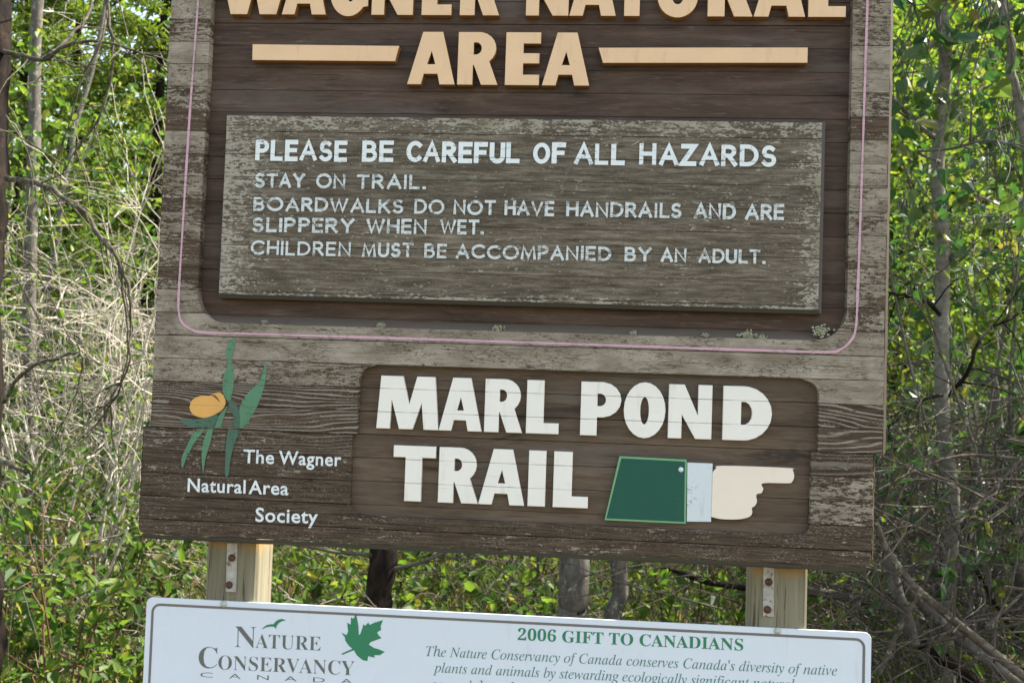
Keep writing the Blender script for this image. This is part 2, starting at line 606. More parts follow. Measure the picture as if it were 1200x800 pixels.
M = dict(
    board=mat_board(),
    floor=mat_recess(),
    floor_low=mat_recess("stained_floor_low", (0.052, 0.036, 0.025), (0.115, 0.083, 0.058), (0.195, 0.150, 0.112)),
    panel=mat_panel(),
    edge=mat_paint("edge_paint_and_shade", (0.055, 0.052, 0.047), 0.3, (0.12, 0.105, 0.09)),
    chamfer=mat_paint("brown_end_grain", (0.050, 0.037, 0.027), 0.15, (0.12, 0.10, 0.08), mott=0.4, wscale=(60, 60, 200)),
    ledge=mat_paint("worn_ledge_paint", (0.115, 0.092, 0.074), 0.45, (0.060, 0.042, 0.030), wscale=(18, 18, 90)),
    tan=mat_paint("tan_letter_paint", (0.72, 0.50, 0.31), 0.0, (0.22, 0.13, 0.07), speck=0.75, mott=0.12, dirt=0.48, dirtcol=(0.46, 0.29, 0.16)),
    tan_side=mat_paint("letter_side", (0.26, 0.13, 0.045), 0.3, (0.1, 0.055, 0.02), mott=0.2),
    white=mat_paint("white_letter_paint", (0.78, 0.765, 0.72), 0.05, (0.5, 0.47, 0.42), seams=True, speck=0.5, mott=0.07, dirt=0.5, dirtcol=(0.52, 0.48, 0.40)),
    script=mat_paint("hand_painted_white", (0.69, 0.755, 0.785), 0.42, seams=True, alpha_wear=True, wscale=(120, 120, 200)),
    script_thin=mat_paint("thin_hand_painted_white", (0.58, 0.635, 0.65), 0.66, seams=True, alpha_wear=True, wscale=(120, 120, 200)),
    pink=mat_paint("pink_line_paint", (0.55, 0.33, 0.42), 0.75, (0.30, 0.25, 0.23), seams=True),
    green=mat_paint("dark_green_paint", (0.006, 0.078, 0.054), 0.06, (0.04, 0.10, 0.075), mott=0.15, dirt=0.35, dirtcol=(0.015, 0.105, 0.075), speck=0.1),
    lime=mat_paint("light_green_line", (0.16, 0.36, 0.18), 0.1, (0.05, 0.12, 0.07)),
    cuff=mat_paint("pale_blue_cuff", (0.60, 0.66, 0.71), 0.55, (0.17, 0.17, 0.16), dirt=0.45),
    hand=mat_paint("pale_pink_hand", (0.78, 0.695, 0.60), 0.0, (0.4, 0.3, 0.25), speck=0.3, mott=0.06, dirt=0.25, dirtcol=(0.58, 0.47, 0.36)),
    yellow=mat_paint("flower_yellow", (0.66, 0.36, 0.10), 0.10, (0.5, 0.28, 0.12), seams=True, mott=0.25),
    crease=mat_paint("flower_crease", (0.10, 0.055, 0.025)),
    petal=mat_paint("leaf_green_paint", (0.085, 0.215, 0.125), 0.50, (0.05, 0.07, 0.05), seams=True, mott=0.3, alpha_wear=True),
    petal_dark=mat_paint("leaf_blue_green_paint", (0.055, 0.125, 0.09), 0.50, (0.05, 0.06, 0.05), seams=True, mott=0.3, alpha_wear=True),
    post=mat_post(),
    strap=mat_metal("painted_strap", (0.27, 0.26, 0.24), (0.47, 0.46, 0.43), (0.13, 0.085, 0.055), 0.06),
    rust=mat_metal("rusty_bolt", (0.05, 0.028, 0.018), (0.13, 0.065, 0.04), (0.07, 0.03, 0.02), 0.1, 200),
    cap=mat_metal("grey_cap", (0.38, 0.38, 0.36), (0.52, 0.52, 0.5), (0.25, 0.23, 0.2), -0.05, 200),
    plate=mat_paint("white_plate", (0.64, 0.705, 0.80), 0.0, mott=0.05, rough=0.34, dirt=0.2, dirtcol=(0.44, 0.44, 0.43), speck=0.2),
    grey_line=mat_paint("grey_border_print", (0.155, 0.145, 0.14), 0.12, (0.26, 0.24, 0.24), rough=0.35),
    grey_text=mat_paint("grey_print", (0.13, 0.14, 0.135), rough=0.35, mott=0.15),
    green_text=mat_paint("green_print", (0.030, 0.20, 0.105), rough=0.35),
    teal_text=mat_paint("grey_green_print", (0.085, 0.20, 0.17), rough=0.35),
    lichen=mat_paint("lichen_crust", (0.30, 0.31, 0.22), 0.35, (0.14, 0.15, 0.09), mott=0.35),
    ground=mat_ground(),
    bark_dark=mat_bark("dark_scaly_bark", ((0.004, 0.003, 0.0025), (0.011, 0.008, 0.006), (0.040, 0.028, 0.019)), (30, 30, 12), 1.2, 0.0),
    bark_grey=mat_bark("grey_bark", ((0.045, 0.040, 0.034), (0.10, 0.092, 0.08), (0.17, 0.16, 0.142)), (34, 34, 14), 0.8, 0.04),
    bark_aspen=mat_bark("pale_aspen_bark", ((0.08, 0.074, 0.06), (0.165, 0.155, 0.13), (0.25, 0.24, 0.21)), (26, 26, 40), 0.5, 0.03, dark=(0.05, 0.045, 0.04)),
    twig=mat_bark("bleached_twig", ((0.17, 0.15, 0.12), (0.36, 0.325, 0.27), (0.60, 0.56, 0.49)), (40, 40, 40), 0.2),
    twig_grey=mat_bark("grey_dead_twig", ((0.032, 0.027, 0.022), (0.085, 0.073, 0.060), (0.17, 0.15, 0.125)), (40, 40, 40), 0.3),
    twig_dark=mat_bark("dark_dead_branch", ((0.03, 0.026, 0.02), (0.075, 0.066, 0.05), (0.17, 0.165, 0.125)), (40, 40, 40), 0.5, 0.06, (0.17, 0.19, 0.12)),
    red_stem=mat_bark("red_brown_stem", ((0.05, 0.028, 0.018), (0.11, 0.06, 0.035), (0.19, 0.115, 0.07)), (40, 40, 12), 0.2),
    log=mat_bark("weathered_log", ((0.032, 0.026, 0.020), (0.095, 0.08, 0.064), (0.20, 0.178, 0.15)), (30, 30, 30), 0.9, 0.03),
    leaf=mat_leaf("broad_leaf", [(0, (0.035, 0.085, 0.02)), (0.5, (0.075, 0.14, 0.026)), (0.85, (0.12, 0.18, 0.034)), (1, (0.20, 0.20, 0.05))], 0.5),
    poplar=mat_leaf("poplar_leaf", [(0, (0.022, 0.066, 0.026)), (0.5, (0.042, 0.098, 0.032)), (0.85, (0.085, 0.13, 0.036)), (1, (0.15, 0.14, 0.05))], 0.40, 0.42, 0.45),
    spruce=mat_leaf("needle_green", [(0, (0.06, 0.105, 0.014)), (0.5, (0.10, 0.155, 0.022)), (1, (0.16, 0.20, 0.034))], 0.45, 0.6),
    woods=mat_leaf("woods_leaf", [(0, (0.045, 0.095, 0.018)), (0.5, (0.095, 0.155, 0.024)), (1, (0.19, 0.22, 0.045))], 0.58),
    grass=mat_leaf("grass_blade", [(0, (0.05, 0.09, 0.022)), (0.5, (0.09, 0.125, 0.035)), (0.7, (0.26, 0.22, 0.11)), (1, (0.40, 0.34, 0.20))], 0.35, 0.6),
)

# ------------------------------------------------------------------ ground
g = MB()
xs = np.concatenate([np.linspace(-220, -16, 18), np.linspace(-14, 14, 85), np.linspace(16, 220, 18)])
ys = np.concatenate([np.linspace(-220, -12, 18), np.linspace(-10, 20, 91), np.linspace(22, 260, 18)])
X, Y = np.meshgrid(xs, ys)


def ground_z(x, y):
    return 0.05 * np.sin(x * 1.3 + 0.7) * np.sin(y * 1.1) + 0.03 * np.sin(x * 3.1 + y * 2.3) - 0.02


Z = ground_z(X, Y)
nx, ny = len(xs), len(ys)
ii = (np.arange(ny - 1)[:, None] * nx + np.arange(nx - 1)[None]).ravel()
g.add(np.stack([X, Y, Z], -1).reshape(-1, 3), [np.stack([ii, ii + 1, ii + nx + 1, ii + nx], -1)])
tag(part("ground", g, M['ground'], smooth=True), kind='structure')


# ------------------------------------------------------------------ the wooden trail sign
def prism(mb, poly, y0, y1, **at):
    """closed prism of a counter-clockwise (seen from the front) outline, front at y0"""
    p = np.asarray(poly, float)
    k = len(p)
    v = np.concatenate([np.column_stack([p[:, 0], np.full(k, y0), p[:, 1]]), np.column_stack([p[:, 0], np.full(k, y1), p[:, 1]])])
    i = np.arange(k)
    j = (i + 1) % k
    mb.add(v, [i, (i + k)[::-1], np.stack([i, i + k, j + k, j], -1)], **at)


def strip_poly(lf, rf, va, vb, m=7):
    vs = np.linspace(va, vb, m)
    r = [(rf(v), v) for v in vs]
    l = [(lf(v), v) for v in vs[::-1]]
    return r[::1] + l if False else [(lf(v), v) for v in vs[::-1]] + [(rf(v), v) for v in vs]


def round_side(u, vb, vt, rad, sgn, bottom=True, top=True):
    """x of a vertical side at u whose corner rounds towards sgn near vb and vt"""
    def f(v):
        if bottom and v < vb + rad:
            d = vb + rad - v
        elif top and v > vt - rad:
            d = v - (vt - rad)
        else:
            return u
        d = min(d, rad)
        return u + sgn * (rad - math.sqrt(max(0.0, rad * rad - d * d)))
    return f


sign = tag(empty("trail_sign", (-0.01, 0.09, 0.0)),
           "large weathered brown wooden sign with raised tan and white lettering on two posts", "sign")


def strips(mb, ranges, y0, y1, lf, rf, hole=None, paint=None, grain=0.0, gap=0.0011):
    """horizontal strips; hole = (left fn, right fn, bottom, top) leaves an opening"""
    for (va, vb, idx) in ranges:
        g2 = gap * (0.35 + rng.random() * 0.9) / 2
        a, b = va + g2, vb - g2
        cuts = [a, b]
        if hole:
            for hv in (hole[2], hole[3]):
                if a < hv < b:
                    cuts.append(hv)
        cuts = sorted(cuts)
        rnd = rng.random()
        jl, jr = rng.normal() * 0.0006, rng.normal() * 0.0006
        dy = rng.normal() * 0.0003
        L = lambda v: lf(v) + jl
        Rr = lambda v: rf(v) + jr
        for c0, c1 in zip(cuts[:-1], cuts[1:]):
            mid = (c0 + c1) / 2
            pl, pr = paint(idx) if paint else (0.3, 0.3)
            gr = grain(idx) if callable(grain) else grain
            if hole and hole[2] < mid < hole[3]:
                prism(mb, strip_poly(L, hole[0], c0, c1), y0 + dy, y1, paint=pl, rnd=rnd, grain=gr)
                prism(mb, strip_poly(hole[1], Rr, c0, c1), y0 + dy, y1, paint=pr, rnd=rnd, grain=gr)
            else:
                prism(mb, strip_poly(L, Rr, c0, c1), y0 + dy, y1, paint=(pl + pr) / 2, rnd=rnd, grain=gr)


SEC = 1.389
UL, UR = -0.605, 0.5960          # upper section
LL, LR = -0.6185, 0.5830         # lower section, shifted a little to the left
BOT, TOP = 1.2005, 2.352
hb = UV(500, 389)[1]
h_l, h_r = UV(238, 200)[0], UV(996, 200)[0]
HB, HT = UV(500, 385.5)[1], 2.235
hole_u = (round_side(h_l, HB, HT, 0.052, 1), round_side(h_r, HB, HT, 0.052, -1), HB, HT)
m_l, m_r = UV(419.5, 470)[0], UV(959.5, 490)[0]
MT = min(UV(700, 426)[1], SEC + 3 * SEAMH - 0.0006)
MB_ = UV(700, 616)[1]
hole_m1 = (round_side(m_l, 0, MT, 0.028, 1, False), round_side(m_r, 0, MT, 0.028, -1, False), SEC - 1, MT)
m2_l, m2_r = UV(410.5, 560)[0], UV(950, 580)[0]
hole_m2 = (round_side(m2_l, MB_, 9, 0.024, 1), round_side(m2_r, MB_, 9, 0.016, -1), MB_, SEC + 1)


def paint_up(i):
    t = {0: (0.08, 0.15), 1: (0.10, 0.2), 2: (0.62, 0.95), 3: (0.85, 1.0), 4: (0.85, 0.85), 5: (0.80, 0.45), 6: (0.40, 0.62),
         7: (0.35, 0.66), 8: (0.42, 0.72), 9: (0.40, 0.70), 10: (0.48, 0.74), 11: (0.5, 0.72), 12: (0.78, 0.90), 13: (0.25, 0.22)}
    return t.get(i, (0.74 + 0.15 * math.sin(i * 2.1), 0.74 + 0.15 * math.sin(i * 1.3)))


def paint_low(i):
    return {-1: (0.20, 0.10), -2: (0.26, 0.62), -3: (0.10, 0.50), -4: (0.16, 0.18), -5: (0.20, 0.24)}.get(i, (0.3, 0.3))


nu = int(round((TOP - SEC) / SEAMH))
up_ranges = [(SEC + i * SEAMH, SEC + (i + 1) * SEAMH, i) for i in range(nu)]
HALF = SEC + 4 * SEAMH           # between the two openings
frame_up = MB()
lfu, rfu = (lambda v: UL), (lambda v: UR)
strips(frame_up, [r for r in up_ranges if r[2] < 3], 0.0, 0.020, lfu, rfu, hole_m1, paint_up, lambda i: 1.0 if i < 2 else 0.35)
strips(frame_up, [r for r in up_ranges if r[2] >= 3], 0.0, 0.020, lfu, rfu, hole_u, paint_up, 0.12)
part("upper_frame", frame_up, M['board'], sign, True, bevel=0.0012)
BOT0 = BOT
BOT = BOT + 0.0085
frame_low = MB()
low_ranges = [(SEC - SEAMH, SEC, -1), (SEC - 2 * SEAMH, SEC - SEAMH, -2), (SEC - 3 * SEAMH, SEC - 2 * SEAMH, -3),
              (SEC - 4 * SEAMH, SEC - 3 * SEAMH, -4), (BOT, SEC - 4 * SEAMH, -5)]
strips(frame_low, low_ranges, 0.002, 0.022, round_side(LL, BOT, 9, 0.014, 1), round_side(LR, BOT, 9, 0.014, -1), hole_m2, paint_low,
       lambda i: 0.45 if i == -1 else 0.1)
part("lower_frame", frame_low, M['board'], sign, True, bevel=0.0012)
be = MB()
prf = [(0.0022, BOT + 0.0002), (0.0048, BOT - 0.005), (0.011, BOT0), (0.042, BOT0)]
ua = np.linspace(LL + 0.007, LR - 0.007, 60)
vv = np.array([(u, y, z + 0.0005 * math.sin(u * 80)) for (y, z) in prf for u in ua])
q = np.array([[k * 60 + i, k * 60 + i + 1, (k + 1) * 60 + i + 1, (k + 1) * 60 + i] for k in range(3) for i in range(59)])
be.add(vv, [q[:, ::-1]])
part("bottom_edge", be, M['edge'], sign, True)  # dark colour stands in for the shade on this down-facing rounded edge

# sunk floors and the backing behind
fl = MB()
strips(fl, [(max(a, HB - 0.004), b, i) for a, b, i in up_ranges if b > HB and a < HT + 0.01], 0.0206, 0.026,
       lambda v: h_l - 0.006, lambda v: h_r + 0.006, None, None, 0, 0.0011)
# rounded ledge along the foot of the opening
part("sunk_floor", fl, M['floor'], sign, True)
led = MB()
n_l = 24
pr = [(0.0202, HB + 0.013), (0.014, HB + 0.0085), (0.007, HB + 0.003), (0.0025, HB - 0.0008)]
us = np.linspace(h_l + 0.022, h_r - 0.022, n_l)
vv = np.array([(u, y, z + 0.0006 * math.sin(u * 61 + z * 900)) for (y, z) in pr for u in us])
q = np.array([[k * n_l + i, k * n_l + i + 1, (k + 1) * n_l + i + 1, (k + 1) * n_l + i] for k in range(3) for i in range(n_l - 1)])
led.add(vv, [q[:, ::-1]])
part("ledge", led, M['ledge'], sign, True, smooth=True)
fl2 = MB()
strips(fl2, [(a, min(b, MT + 0.004), i) for a, b, i in up_ranges if a < MT], 0.0146, 0.0195, lambda v: m_l - 0.0, lambda v: m_r + 0.0, None, None, 0, 0.0012)
strips(fl2, [(max(a, MB_ - 0.004), b, i) for a, b, i in low_ranges if b > MB_], 0.0150, 0.0197, lambda v: m2_l - 0.0, lambda v: m2_r + 0.0, None, None, 0, 0.0011)
part("name_panel", fl2, M['floor_low'], sign, True)
bk = MB()
prism(bk, [(UL + 0.004, TOP - 0.003), (UL + 0.004, SEC), (LL + 0.004, SEC), (LL + 0.004, BOT + 0.012), (LL + 0.012, BOT + 0.004),
           (LR - 0.012, BOT + 0.004), (LR - 0.004, BOT + 0.012), (LR - 0.004, SEC), (UR - 0.004, SEC), (UR - 0.004, TOP - 0.003)], 0.0265, 0.043,
      rnd=0.2)
part("backing_board", bk, M['floor'], sign, True)

for (u, sgn, za, zb, y0, wd_) in ((UR, 1, SEC, TOP, 0.0, 0.0062), (UL, -1, SEC, TOP, 0.0, 0.0022), (LR, 1, BOT + 0.012, SEC, 0.002, 0.0035), (LL, -1, BOT + 0.012, SEC, 0.002, 0.0022)):
    ec = MB()
    zz = np.linspace(za + 0.0005, zb - 0.0005, 40)
    prof = [(u + sgn * 0.0008, y0 + 0.0018), (u + sgn * wd_, y0 + 0.008), (u + sgn * wd_, 0.043)]
    wob = rng.normal(size=40) * 0.0003
    vv = np.array([(x + wob[i], y, z) for x, y in prof for i, z in enumerate(zz)])
    q = np.array([[k * 40 + i, k * 40 + i + 1, (k + 1) * 40 + i + 1, (k + 1) * 40 + i] for k in range(2) for i in range(39)])
    ec.add(vv, [q])
    part("end_chamfer", ec, M['chamfer'], sign, True)

# the warning panel, chamfered
c4 = [UV(270, 137.5), UV(967.0, 143), UV(954, 362), UV(254.5, 346)]
pu0, pu1 = (c4[0][0] + c4[3][0]) / 2, (c4[1][0] + c4[2][0]) / 2
pv1, pv0 = (c4[0][1] + c4[1][1]) / 2, (c4[2][1] + c4[3][1]) / 2
PF = -0.004
pan = MB()
for a, b, i in up_ranges:
    a2, b2 = max(a, pv0), min(b, pv1)
    if b2 - a2 < 0.002:
        continue
    gp = 0.0010 * (0.3 + rng.random() * 0.9) / 2
    a2, b2 = (a2 + gp, b2 - gp)
    rnd = rng.random()
    u_ = np.linspace(pu0, pu1, 61)
    v_ = np.linspace(a2, b2, 5)
    UU, VV = np.meshgrid(u_, v_)
    d = np.minimum(np.minimum((pv1 - VV) / 0.045, (pu1 - UU) / 0.055), np.minimum((UU - pu0) / 0.10, (VV - pv0) / 0.012))
    e = np.clip(1 - d, 0, 1)
    dy = rng.normal() * 0.0003
    co = np.stack([UU, np.full_like(UU, PF + dy), VV], -1).reshape(-1, 3)
    k = (np.arange(4)[:, None] * 61 + np.arange(60)[None]).ravel()
    pan.add(co, [np.stack([k, k + 1, k + 62, k + 61], -1)], edge=e.ravel(), rnd=rnd)
    # top and bottom faces of the strip
    for vv_ in (a2, b2):
        pan.add([(pu0, PF + dy, vv_), (pu1, PF + dy, vv_), (pu1, 0.012, vv_), (pu0, 0.012, vv_)], [[0, 1, 2, 3]], rnd=rnd, edge=0.0)
warn = part("warning_panel", pan, M['panel'], sign, True)
ed = MB()
o_ = 0.0062
inn = [(pu0, pv0), (pu1, pv0), (pu1, pv1), (pu0, pv1)]
outr = [(pu0 - 0.003, pv0 - o_), (pu1 + o_, pv0 - o_), (pu1 + o_, pv1 + 0.003), (pu0 - 0.003, pv1 + 0.003)]
vv = [(u, PF + 0.0002, v) for u, v in inn] + [(u, PF + 0.005, v) for u, v in outr] + [(u, 0.0204, v) for u, v in outr]
fs = []
for i in range(4):
    j = (i + 1) % 4
    fs += [[i, j, j + 4, i + 4][::-1], [i + 4, j + 4, j + 8, i + 8][::-1]]
ed.add(vv, fs)
ed.add([(u, 0.0122, v) for u, v in inn], [[0, 1, 2, 3]])
part("panel_edge", ed, M['edge'], warn, False)


# ---- raised letters
def arc(cx, cy, rx, ry, a0, a1, n=9):
    return [(cx + rx * math.cos(math.radians(a)), cy + ry * math.sin(math.radians(a))) for a in np.linspace(a0, a1, n)]


GLYPH = {
    'M': [[(0.05, 1), (0.405, 1), (0.52, 0.47), (0.635, 1), (0.925, 1), (1, 0), (0.765, 0), (0.72, 0.50), (0.585, 0), (0.37, 0), (0.235, 0.55), (0.215, 0), (0, 0)]],
    'W': [[(0, 1), (0.25, 1), (0.33, 0.45), (0.40, 1), (0.60, 1), (0.69, 0.45), (0.76, 1), (1, 1), (0.82, 0), (0.59, 0), (0.505, 0.5), (0.42, 0), (0.19, 0)]],
    'A': [[(0, 0), (0.30, 1), (0.72, 1), (1, 0), (0.68, 0), (0.63, 0.2), (0.345, 0.2), (0.29, 0)], [(0.41, 0.385), (0.575, 0.385), (0.495, 0.63)]],
    'R': [[(0, 0), (0, 1), (0.52, 1)] + arc(0.52, 0.69, 0.42, 0.31, 80, -52) + [(1.0, 0), (0.59, 0), (0.40, 0.37), (0.38, 0.37), (0.38, 0)],
          [(0.385, 0.80), (0.46, 0.80)] + arc(0.46, 0.69, 0.12, 0.11, 70, -70, 6) + [(0.46, 0.575), (0.385, 0.575)]],
    'L': [[(0, 0), (0, 1), (0.53, 1), (0.53, 0.20), (1, 0.20), (1, 0)]],
    'P': [[(0, 0), (0, 1), (0.50, 1)] + arc(0.52, 0.67, 0.48, 0.33, 85, -85) + [(0.50, 0.34), (0.41, 0.34), (0.41, 0)],
          [(0.41, 0.78), (0.48, 0.78)] + arc(0.48, 0.665, 0.14, 0.115, 80, -80, 6) + [(0.48, 0.55), (0.41, 0.55)]],
    'O': [arc(0.5, 0.5, 0.5, 0.52, 0, 345, 24), arc(0.5, 0.49, 0.105, 0.255, 0, 340, 18)],
    'N': [[(0, 0), (0, 1), (0.36, 1), (0.68, 0.43), (0.68, 1), (1, 1), (1, 0), (0.63, 0), (0.31, 0.44), (0.31, 0)]],
    'D': [[(0, 0), (0, 1), (0.42, 1)] + arc(0.42, 0.5, 0.58, 0.5, 80, -80, 11) + [(0.42, 0)],
          [(0.37, 0.71), (0.43, 0.71)] + arc(0.43, 0.5, 0.17, 0.21, 75, -75, 7) + [(0.43, 0.29), (0.37, 0.29)]],
    'T': [[(0.29, 0), (0.29, 0.79), (0, 0.79), (0, 1), (1, 1), (1, 0.79), (0.68, 0.79), (0.68, 0)]],
    'I': [[(0, 0), (0, 1), (1, 1), (1, 0)]],
    'E': [[(0, 0), (0, 1), (1, 1), (1, 0.785), (0.51, 0.785), (0.51, 0.605), (0.97, 0.605), (0.97, 0.41), (0.51, 0.41), (0.51, 0.2), (0.98, 0.2), (0.98, 0)]],
    'G': [[(1, 0.55), (1, 0.16)] + arc(0.52, 0.42, 0.46, 0.45, -38, -170, 12) + arc(0.52, 0.58, 0.52, 0.44, 180, 40, 12) +
          [(0.68, 0.66), (0.55, 0.74), (0.44, 0.66), (0.40, 0.5), (0.44, 0.32), (0.56, 0.24), (0.62, 0.27), (0.62, 0.38), (0.52, 0.38), (0.52, 0.55)]],
    'U': [[(0, 1), (0.36, 1), (0.36, 0.40)] + arc(0.5, 0.36, 0.14, 0.14, 180, 360, 8) + [(0.64, 0.40), (0.64, 1), (1, 1)] + arc(0.5, 0.36, 0.5, 0.385, 0, -180, 14)],
}


def poly_mesh(name, loops, depth, bevel=0.0):
    """filled, extruded outlines (first outer, then holes) through a 2D curve; x, z plane, front at y = 0"""
    cu = bpy.data.curves.new(name, 'CURVE')
    cu.dimensions = '2D'
    cu.fill_mode = 'BOTH'
    cu.extrude = max(0.0, depth / 2 - bevel)
    cu.bevel_depth = bevel
    cu.bevel_resolution = 1
    if bevel:
        cu.offset = -bevel
    for lp in loops:
        sp = cu.splines.new('POLY')
        sp.points.add(len(lp) - 1)
        for p, (x, y) in zip(sp.points, lp):
            p.co = (x, y, 0, 1)
        sp.use_cyclic_u = True
    o = bpy.data.objects.new(name, cu)
    COL.objects.link(o)
    bpy.context.view_layer.update()
    me = bpy.data.meshes.new_from_object(o.evaluated_get(bpy.context.evaluated_depsgraph_get()))
    bpy.data.objects.remove(o)
    bpy.data.curves.remove(cu)
    v = np.zeros(len(me.vertices) * 3, np.float32)
    me.vertices.foreach_get("co", v)
    v = v.reshape(-1, 3)
    w = np.column_stack([v[:, 0], depth / 2 - v[:, 2], v[:, 1]])
    me.vertices.foreach_set("co", w.astype(np.float32).ravel())
    me.polygons.foreach_set("use_smooth", np.zeros(len(me.polygons), bool))
    me.update()
    me.name = name
    return me


def mesh_part(name, me, mat, parent, y, root):
    me.materials.clear()
    me.materials.append(mat)
    o = link(name, me, parent)
    off = Vector((0, 0, 0))
    p = parent
    while p is not None:
        off += p.location
        p = p.parent
    o.location = Vector((0, y, 0)) - off
    return o


def letter(ch, x0, x1, yb0, yb1, yt, mat, front, depth, name):
    """one cut-out letter standing between the two base points"""
    a, b = np.array(UV(x0, yb0, front)), np.array(UV(x1, yb1, front))
    top = UV((x0 + x1) / 2 + (yb0 - yt) * 0.048, yt, front)[1]
    h = top - (a[1] + b[1]) / 2
    loops = [[(a[0] + (b[0] - a[0]) * x, a[1] + (b[1] - a[1]) * x + h * y) for x, y in lp] for lp in GLYPH[ch]]
    me = poly_mesh(name, loops, depth, 0.0007)
    o = mesh_part(name, me, mat, sign, front, sign)
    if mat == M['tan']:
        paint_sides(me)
    return o


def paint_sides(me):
    """the sawn sides of the cut-outs get a darker orange brown"""
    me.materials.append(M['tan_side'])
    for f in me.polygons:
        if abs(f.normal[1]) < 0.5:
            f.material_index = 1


def base_at(x, ln):
    (xa, ya), (xb, yb) = ln
    return ya + (yb - ya) * (x - xa) / (xb - xa)


TF, TD = 0.0040, 0.0165
ln1, tp1 = ((270, 16.9), (991, 20.3)), ((270, -46), (991, -44))
for ch, x0, x1 in [('W', 254, 339), ('A', 330, 381.7), ('G', 383, 430.8), ('N', 435, 483.7), ('E', 493.7, 529.6), ('R', 538.5, 585), ('N', 616, 666), ('A', 667, 721.7),
                   ('T', 717.5, 764.5), ('U', 770, 817.5), ('R', 829, 882), ('A', 883, 943.7), ('L', 947, 991.2)]:
    letter(ch, x0, x1, base_at(x0, ln1), base_at(x1, ln1), base_at((x0 + x1) / 2, tp1), M['tan'], TF, TD, "raised_letter")
ln2, tp2 = ((476, 98.9), (690.6, 100.7)), ((486, 37.4), (690, 38.4))
for ch, x0, x1 in [('A', 476.8, 532.8), ('R', 535.4, 583), ('E', 591.3, 632.3), ('A', 634.8, 690.6)]:
    letter(ch, x0, x1, base_at(x0, ln2), base_at(x1, ln2), base_at((x0 + x1) / 2, tp2), M['tan'], TF, TD, "raised_letter")
for qd in ([(295.4, 70.6), (463, 72.1), (467.9, 54), (295.9, 52)], [(706.6, 74), (946.3, 73.9), (946.7, 55.8), (701.3, 56)]):
    me = poly_mesh("raised_bar", [[UV(x, y, TF) for x, y in qd]], TD, 0.0007)
    mesh_part("raised_bar", me, M['tan'], sign, TF, sign)
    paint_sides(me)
MF, MD = 0.0045, 0.0102
ln3, tp3 = ((440.7, 501.5), (906.3, 517.2)), ((450, 440), (906, 453.5))
for ch, x0, x1 in [('M', 440.7, 513.2), ('A', 513.8, 564), ('R', 567, 611.5), ('L', 616, 654.2), ('P', 679.5, 727), ('O', 730, 779), ('N', 782.5, 833.5), ('D', 846.5, 904)]:
    letter(ch, x0, x1, base_at(x0, ln3), base_at(x1, ln3), base_at((x0 + x1) / 2, tp3), M['white'], MF, MD, "raised_letter")
ln4, tp4 = ((462, 586.3), (688.8, 595.5)), ((462, 521.6), (688, 530.2))
for ch, x0, x1 in [('T', 459, 508.5), ('R', 512.8, 559.6), ('A', 560.2, 614), ('I', 618, 638.3), ('L', 647.5, 688.6)]:
    letter(ch, x0, x1, base_at(x0, ln4), base_at(x1, ln4), base_at((x0 + x1) / 2, tp4), M['white'], MF + 0.001, MD, "raised_letter")

# ---- the pointing hand with its sleeve and cuff
sleeve = [(708.4, 609.2), (803.9, 613.4), (804.9, 538.4), (725.9, 534.4)]


def shrink(poly, d):
    c = np.mean(np.array(poly), axis=0)
    out = []
    for p in np.array(poly):
        v = p - c
        out.append(tuple(c + v * (1 - d / np.abs(v))))
    return out


cuts = [
    ("sleeve_edge", sleeve, 'lime', 0.0062, 0.0090),
    ("sleeve", shrink(sleeve, 2.2), 'green', 0.0058, 0.0092),
    ("cuff", [(804.9, 610.8), (833.2, 611.2), (835.2, 543.0), (805.5, 541.8)], 'cuff', 0.0065, 0.0090),
]
for nm, pl, mt, y, dp in cuts:
    mesh_part(nm, poly_mesh(nm, [[UV(a, b, y) for a, b in pl]], dp, 0.0004), M[mt], sign, y, sign)
hz = [(503, 632), (540, 640), (600, 641), (640, 632), (651, 617), (650, 600), (661, 592), (668, 576), (666, 552), (684, 546), (691, 531), (690, 511), (780, 511), (795, 505),
      (802, 490), (801, 474), (796, 463), (780, 456), (545, 448), (520, 459), (508, 472)]
hp = [(670 + a * 0.325, 400 + b * 0.325) for a, b in hz]
ha = np.array([UV(a, b, 0.0058) for a, b in hp])
hs = smooth_path(ha, 90)
me = poly_mesh("pointing_hand", [[tuple(p) for p in hs]], 0.0095, 0.0006)
mesh_part("pointing_hand", me, M['hand'], sign, 0.0058, sign)


def dome(mb, c, r, h, n=12, rings=4):
    """low dome facing the viewer's side (-y)"""
    v = []
    for k in range(rings):
        a = k / (rings - 1) * math.pi / 2
        for i in range(n):
            t = 2 * math.pi * i / n
            v.append((c[0] + r * math.cos(a) * math.cos(t), c[1] - h * math.sin(a), c[2] + r * math.cos(a) * math.sin(t)))
    f = [[k * n + i, k * n + (i + 1) % n, (k + 1) * n + (i + 1) % n, (k + 1) * n + i] for k in range(rings - 1) for i in range(n)]
    mb.add(v, [np.array(f)])


b = MB()
p = P(798, 550, 0.0058)
dome(b, p + np.array([0, 0.0002, 0]), 0.0042, 0.0018)
part("screw", b, M['plate'], sign, True, smooth=True)

# ---- pink pinstripe round the opening
pin = [(237.3, -90), (232.5, 0), (223, 130), (214.5, 265), (209.8, 345), (210.0, 366), (214, 378), (225, 386), (240, 389.5), (300, 391.3), (500, 397.4), (700, 404), (900, 410.6),
       (970, 412.3), (985, 409), (996, 400), (1002.5, 385), (1005, 340), (1010, 200), (1016.5, 0), (1019.5, -90)]
pp = smooth_path([UV(a, b_) for a, b_ in pin], 220)


